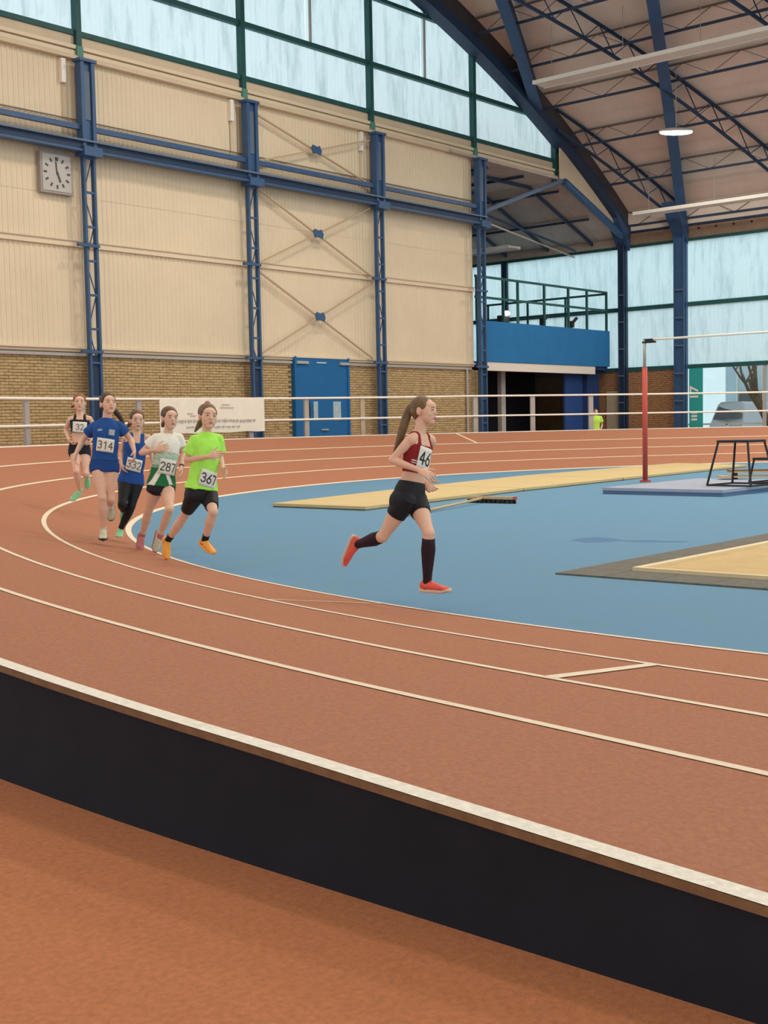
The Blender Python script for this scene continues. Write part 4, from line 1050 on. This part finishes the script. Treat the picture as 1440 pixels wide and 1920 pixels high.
# 367
person(dict(label='girl in neon green shirt and black shorts wearing bib 367 and orange shoes', d=12.6, k=1.0, voxel=.0045,
  J=dict(head=(390,781,-.02), neck=(389,812,.0), pel=(377,921,0), shR=(366,824,-.08), shL=(409,823,.08), elR=(350,862,-.05), wrR=(391,856,-.20), tipR=(418,849,-.25),
         elL=(413,858,.13), wrL=(418,879,-.04), tipL=(427,893,-.12), hipR=(366,928,-.045), hipL=(391,928,.045),
         knR=(345,968,.18), anR=(315,1013,.40), toeR=(310,1049,.36), knL=(400,960,-.25), anL=(384,1013,-.05), toeL=(402,1045,-.16)),
  face=(.44,-.02,.9), hup=(.05,1,0), head_h=.256, hand=.95, curl={'R':.3,'L':.7}, palmR=(0,-.3,-1),
  hair_m=c_fair, tails=[([(0,-.09,.03),(0,-.13,0),(-.03,-.14,-.07),(-.07,-.13,-.13)], [.02,.03,.026,.008]), ([(0,-.03,.10),(0,-.035,.125)], [.03,.02])],
  bands=[((0,-.03,.118), .024, c_band)],
  wear=[dict(name='shirt', m=cloth('neon_green_cloth', (.45,.93,.12)), torso=(.03,.80), yoke=1, sleeve=.70, ease=.013, sease=.020, flare=.024, fold=.011),
        dict(name='shorts', m=m_lycra, torso=(-.15,.16), legs=.72, ease=.010, smooth=6)],
  sock=(.80, m_lycra, .004), shoe_m=ORANGE, sole_m=ORANGE, shoe=.25, lace_m=ORANGE, prints=[('shirt_print', .60, .045, .075, .06, -.1, .002, mat('pale_print', (.55,.66,.50), .8, .4, 40))], bib=('367', .22, .012, .225, .165, -.17, .125), bib_out=.040))

# 287
def dye287(f, x, y):
    W_ = (.90,.86,.75); G_ = (.025,.17,.06); PG = (.42,.60,.46)
    if f > .62: return W_
    if f > .30:
        t = math.sin(f*70+x*25)*math.sin(x*38+f*20)
        base = PG if (t > -.1 and y > 0) else (.62,.68,.56)
        return base if f > .36 else tuple(.5*a+.5*b for a, b in zip(base, G_))
    if .055 < x+.30*(f)+.0 < .10 and y > -.05: return W_
    if -.155 < x-.25*f < -.105: return W_
    return G_
person(dict(label='girl in white and green shirt wearing bib 287 behind the neon green runner', d=13.8, k=1.0, voxel=.005,
  J=dict(head=(318.5,784,-.02), neck=(316,811,0), pel=(303,908,0), shR=(293,821,-.055), shL=(336,821,.055), elR=(265,849,-.02), wrR=(291,844,-.20), tipR=(319,836,-.24),
         elL=(343,852,.10), wrL=(340,876,-.04), tipL=(341,893,-.09), hipR=(293,914,-.03), hipL=(313,914,.03),
         knR=(279,957,.14), anR=(267,1004,.38), toeR=(260,1037,.33), knL=(318,955,-.25), anL=(300,1005,-.03), toeL=(292,1026,.02)),
  face=(.50,-.05,.86), hup=(.02,1,0), head_h=.246, hand=.98, curl={'R':.22,'L':.7}, palmR=(.1,-.2,-1),
  hair_m=c_brown, tails=[([(0,-.09,-.02),(-.02,-.12,-.05),(-.03,-.12,-.09)], [.024,.026,.012])],
  wear=[dict(name='shirt', m=mat_attr('white_green_cloth'), torso=(-.04,.80), yoke=1, sleeve=.52, ease=.011, sease=.018, flare=.004, dye=dye287, collar=.965, fold=.006),
        dict(name='shorts', m=m_lycra, torso=(-.16,.12), legs=.16, ease=.007)],
  sock=(.90, PINKS, .003), shoe_m={'R': PINKS, 'L': WHITES}, sole_m=mat('rose_sole', (.45,.22,.2), .6), shoe=.245, lace_m=WHITES,
  bib=('287', .34, .015, .225, .165, -.06, .125), bib_out=.030, ink=mat('soft_ink', (.09,.07,.06), .8), extra=[('watch', 'L', m_ink)]))

# blue runner
person(dict(label='tall girl in blue shirt and blue shorts wearing bib 314 and cream shoes', d=14.0, k=1.03, voxel=.005,
  J=dict(head=(203,757,-.02), neck=(200,785,0), pel=(196,872,0), shR=(178,799,-.02), shL=(223,799,.03), elR=(156,824,.09), wrR=(142,851,-.03), tipR=(139,870,-.08),
         elL=(245,823,.09), wrL=(252,847,-.05), tipL=(252,866,-.11), hipR=(184,876,-.015), hipL=(208,876,.015),
         knR=(192,934,-.14), anR=(194,993,-.03), toeR=(193,1017,-.19), knL=(206,936,-.05), anL=(208,945,.32), toeL=(208,968,.40)),
  face=(.52,.08,.85), hup=(-.02,1,0), head_h=.244, hand=.95, curl=.8,
  hair_m=c_dark, tails=[([(0,-.09,.02),(.05,-.13,-.0),(.12,-.14,-.05),(.18,-.14,-.13),(.21,-.13,-.22)], [.02,.03,.032,.024,.008])],
  wear=[dict(name='shirt', m=cloth('royal_blue_cloth', (.022,.085,.30)), torso=(.10,.80), yoke=1, sleeve=.55, ease=.012, sease=.022, flare=.003, fold=.008),
        dict(name='shorts', m=cloth('royal_blue_shorts', (.018,.065,.25)), torso=(-.15,.2), legs=.15, ease=.010)],
  sock=(.93, WHITES, .003), shoe_m=WHITES, sole_m=mat('dark_sole', (.05,.05,.05), .7), shoe=.25, prints=[('chest_logo', .74, -.065, .05, .022, .15, .002, mat('logo_blue_white', (.32,.42,.62), .8)), ('club_crest', .70, .065, .062, .065, -.1, .002, mat('crest_print', (.42,.46,.52), .8, .4, 50))],
  bib=('314', .42, .0, .215, .15, -.09, .115), bib_out=.032, ink=mat('brown_ink', (.16,.12,.09), .8)))

# second blue runner, behind
person(dict(label='girl in blue vest and long black tights running behind the tall blue runner', d=15.0, k=.95, voxel=.006,
  J=dict(head=(257,788,0), neck=(257,814,0), pel=(246,900,0), shR=(236,820,-.03), shL=(278,820,.04), elR=(228,848,.06), wrR=(229,870,-.06), tipR=(232,884,-.10),
         elL=(284,847,.10), wrL=(287,868,.0), tipL=(286,882,-.05), hipR=(236,904,-.02), hipL=(256,904,.02),
         knR=(229,945,-.20), anR=(231,957,.14), toeR=(232,975,.24), knL=(246,949,-.06), anL=(226,992,.10), toeL=(222,1009,-.05)),
  face=(.35,-.1,.93), head_h=.240, hand=.95, curl=.7, hair_m=c_brown, tails=[([(0,-.09,.02),(-.04,-.13,-.02),(-.10,-.13,-.10)], [.02,.03,.008])],
  wear=[dict(name='vest', m=cloth('blue_vest_cloth', (.022,.085,.32)), torso=(-.08,.80), ease=.012, straps=.026, flare=.006, fold=.007),
        dict(name='tights', m=m_lycra, torso=(-.15,.12), legs=1.96, ease=.006)],
  shoe_m=GREENS, sole_m=mat('mint_sole', (.50,.72,.45), .6), shoe=.245, bib=('332', .33, .0, .21, .15, -.12, .115), bib_out=.034, ink=mat('grey_ink2', (.20,.16,.13), .8)))

# last runner
person(dict(label='red-haired girl in black crop top and black shorts, last of the runners', d=18.3, k=1.0, voxel=.006,
  J=dict(head=(149,755,0), neck=(150,777,0), pel=(149,842,0), shR=(132,786,-.02), shL=(168,785,.03), elR=(123,806,.08), wrR=(130,826,-.10), tipR=(137,833,-.18),
         elL=(178,805,.09), wrL=(172,824,-.08), tipL=(166,832,-.15), hipR=(141,846,-.02), hipL=(158,846,.02),
         knR=(143,884,-.20), anR=(150,920,.05), toeR=(133,940,-.02), knL=(160,888,-.1), anL=(163,893,.26), toeL=(164,910,.34)),
  face=(.25,0,.97), head_h=.258, hand=.95, curl=.8, hair_m=c_red, tails=[([(0,-.09,.02),(-.05,-.12,.0),(-.10,-.11,-.06)], [.02,.034,.01])],
  wear=[dict(name='crop_top', m=m_lycra, torso=(.46,.84), ease=.008, straps=.022), dict(name='shorts', m=mat('black_shorts_cloth', (.014,.013,.02), .8), torso=(-.15,.18), legs=.22, ease=.012)],
  shoe_m=GREENS, sole_m=mat('mint_sole', (.50,.72,.45), .6), shoe=.25, bib=('32', .62, .0, .23, .155, -.03, .115), bib_out=.02, ink=mat('grey_ink2', (.20,.16,.13), .8)))

# spectator beyond the railing
person(dict(label='onlooker in neon yellow top standing behind the track railing near the balcony', d=45.0, k=1.05, voxel=.012,
  J=dict(head=(1117,773,0), neck=(1117,780,0), pel=(1117,808,0), shR=(1108,782.5,0), shL=(1126,782.5,0), elR=(1106,797,.05), wrR=(1109,808,-.1), tipR=(1111,813,-.15),
         elL=(1129,797,.05), wrL=(1126,808,-.1), tipL=(1124,813,-.15), hipR=(1112.5,809,0), hipL=(1121.5,809,0),
         knR=(1112.5,832,0), anR=(1112.5,853,.03), toeR=(1111,860,-.15), knL=(1121.5,832,0), anL=(1121.5,853,.03), toeL=(1123,860,-.15)),
  face=(.2,0,.98), head_h=.235, hand=1., curl=.4, hair_m=c_brown, tails=[],
  wear=[dict(name='shirt', m=cloth('neon_yellow_cloth', (.55,.85,.12)), torso=(-.1,.80), yoke=1, sleeve=.6, ease=.02, sease=.03, voxel=.012, fold=.008), dict(name='trousers', m=mat('dark_trousers', (.05,.05,.06), .8), torso=(-.16,.1), legs=1.95, ease=.015, voxel=.012)],
  shoe_m=WHITES, sole_m=m_ink))
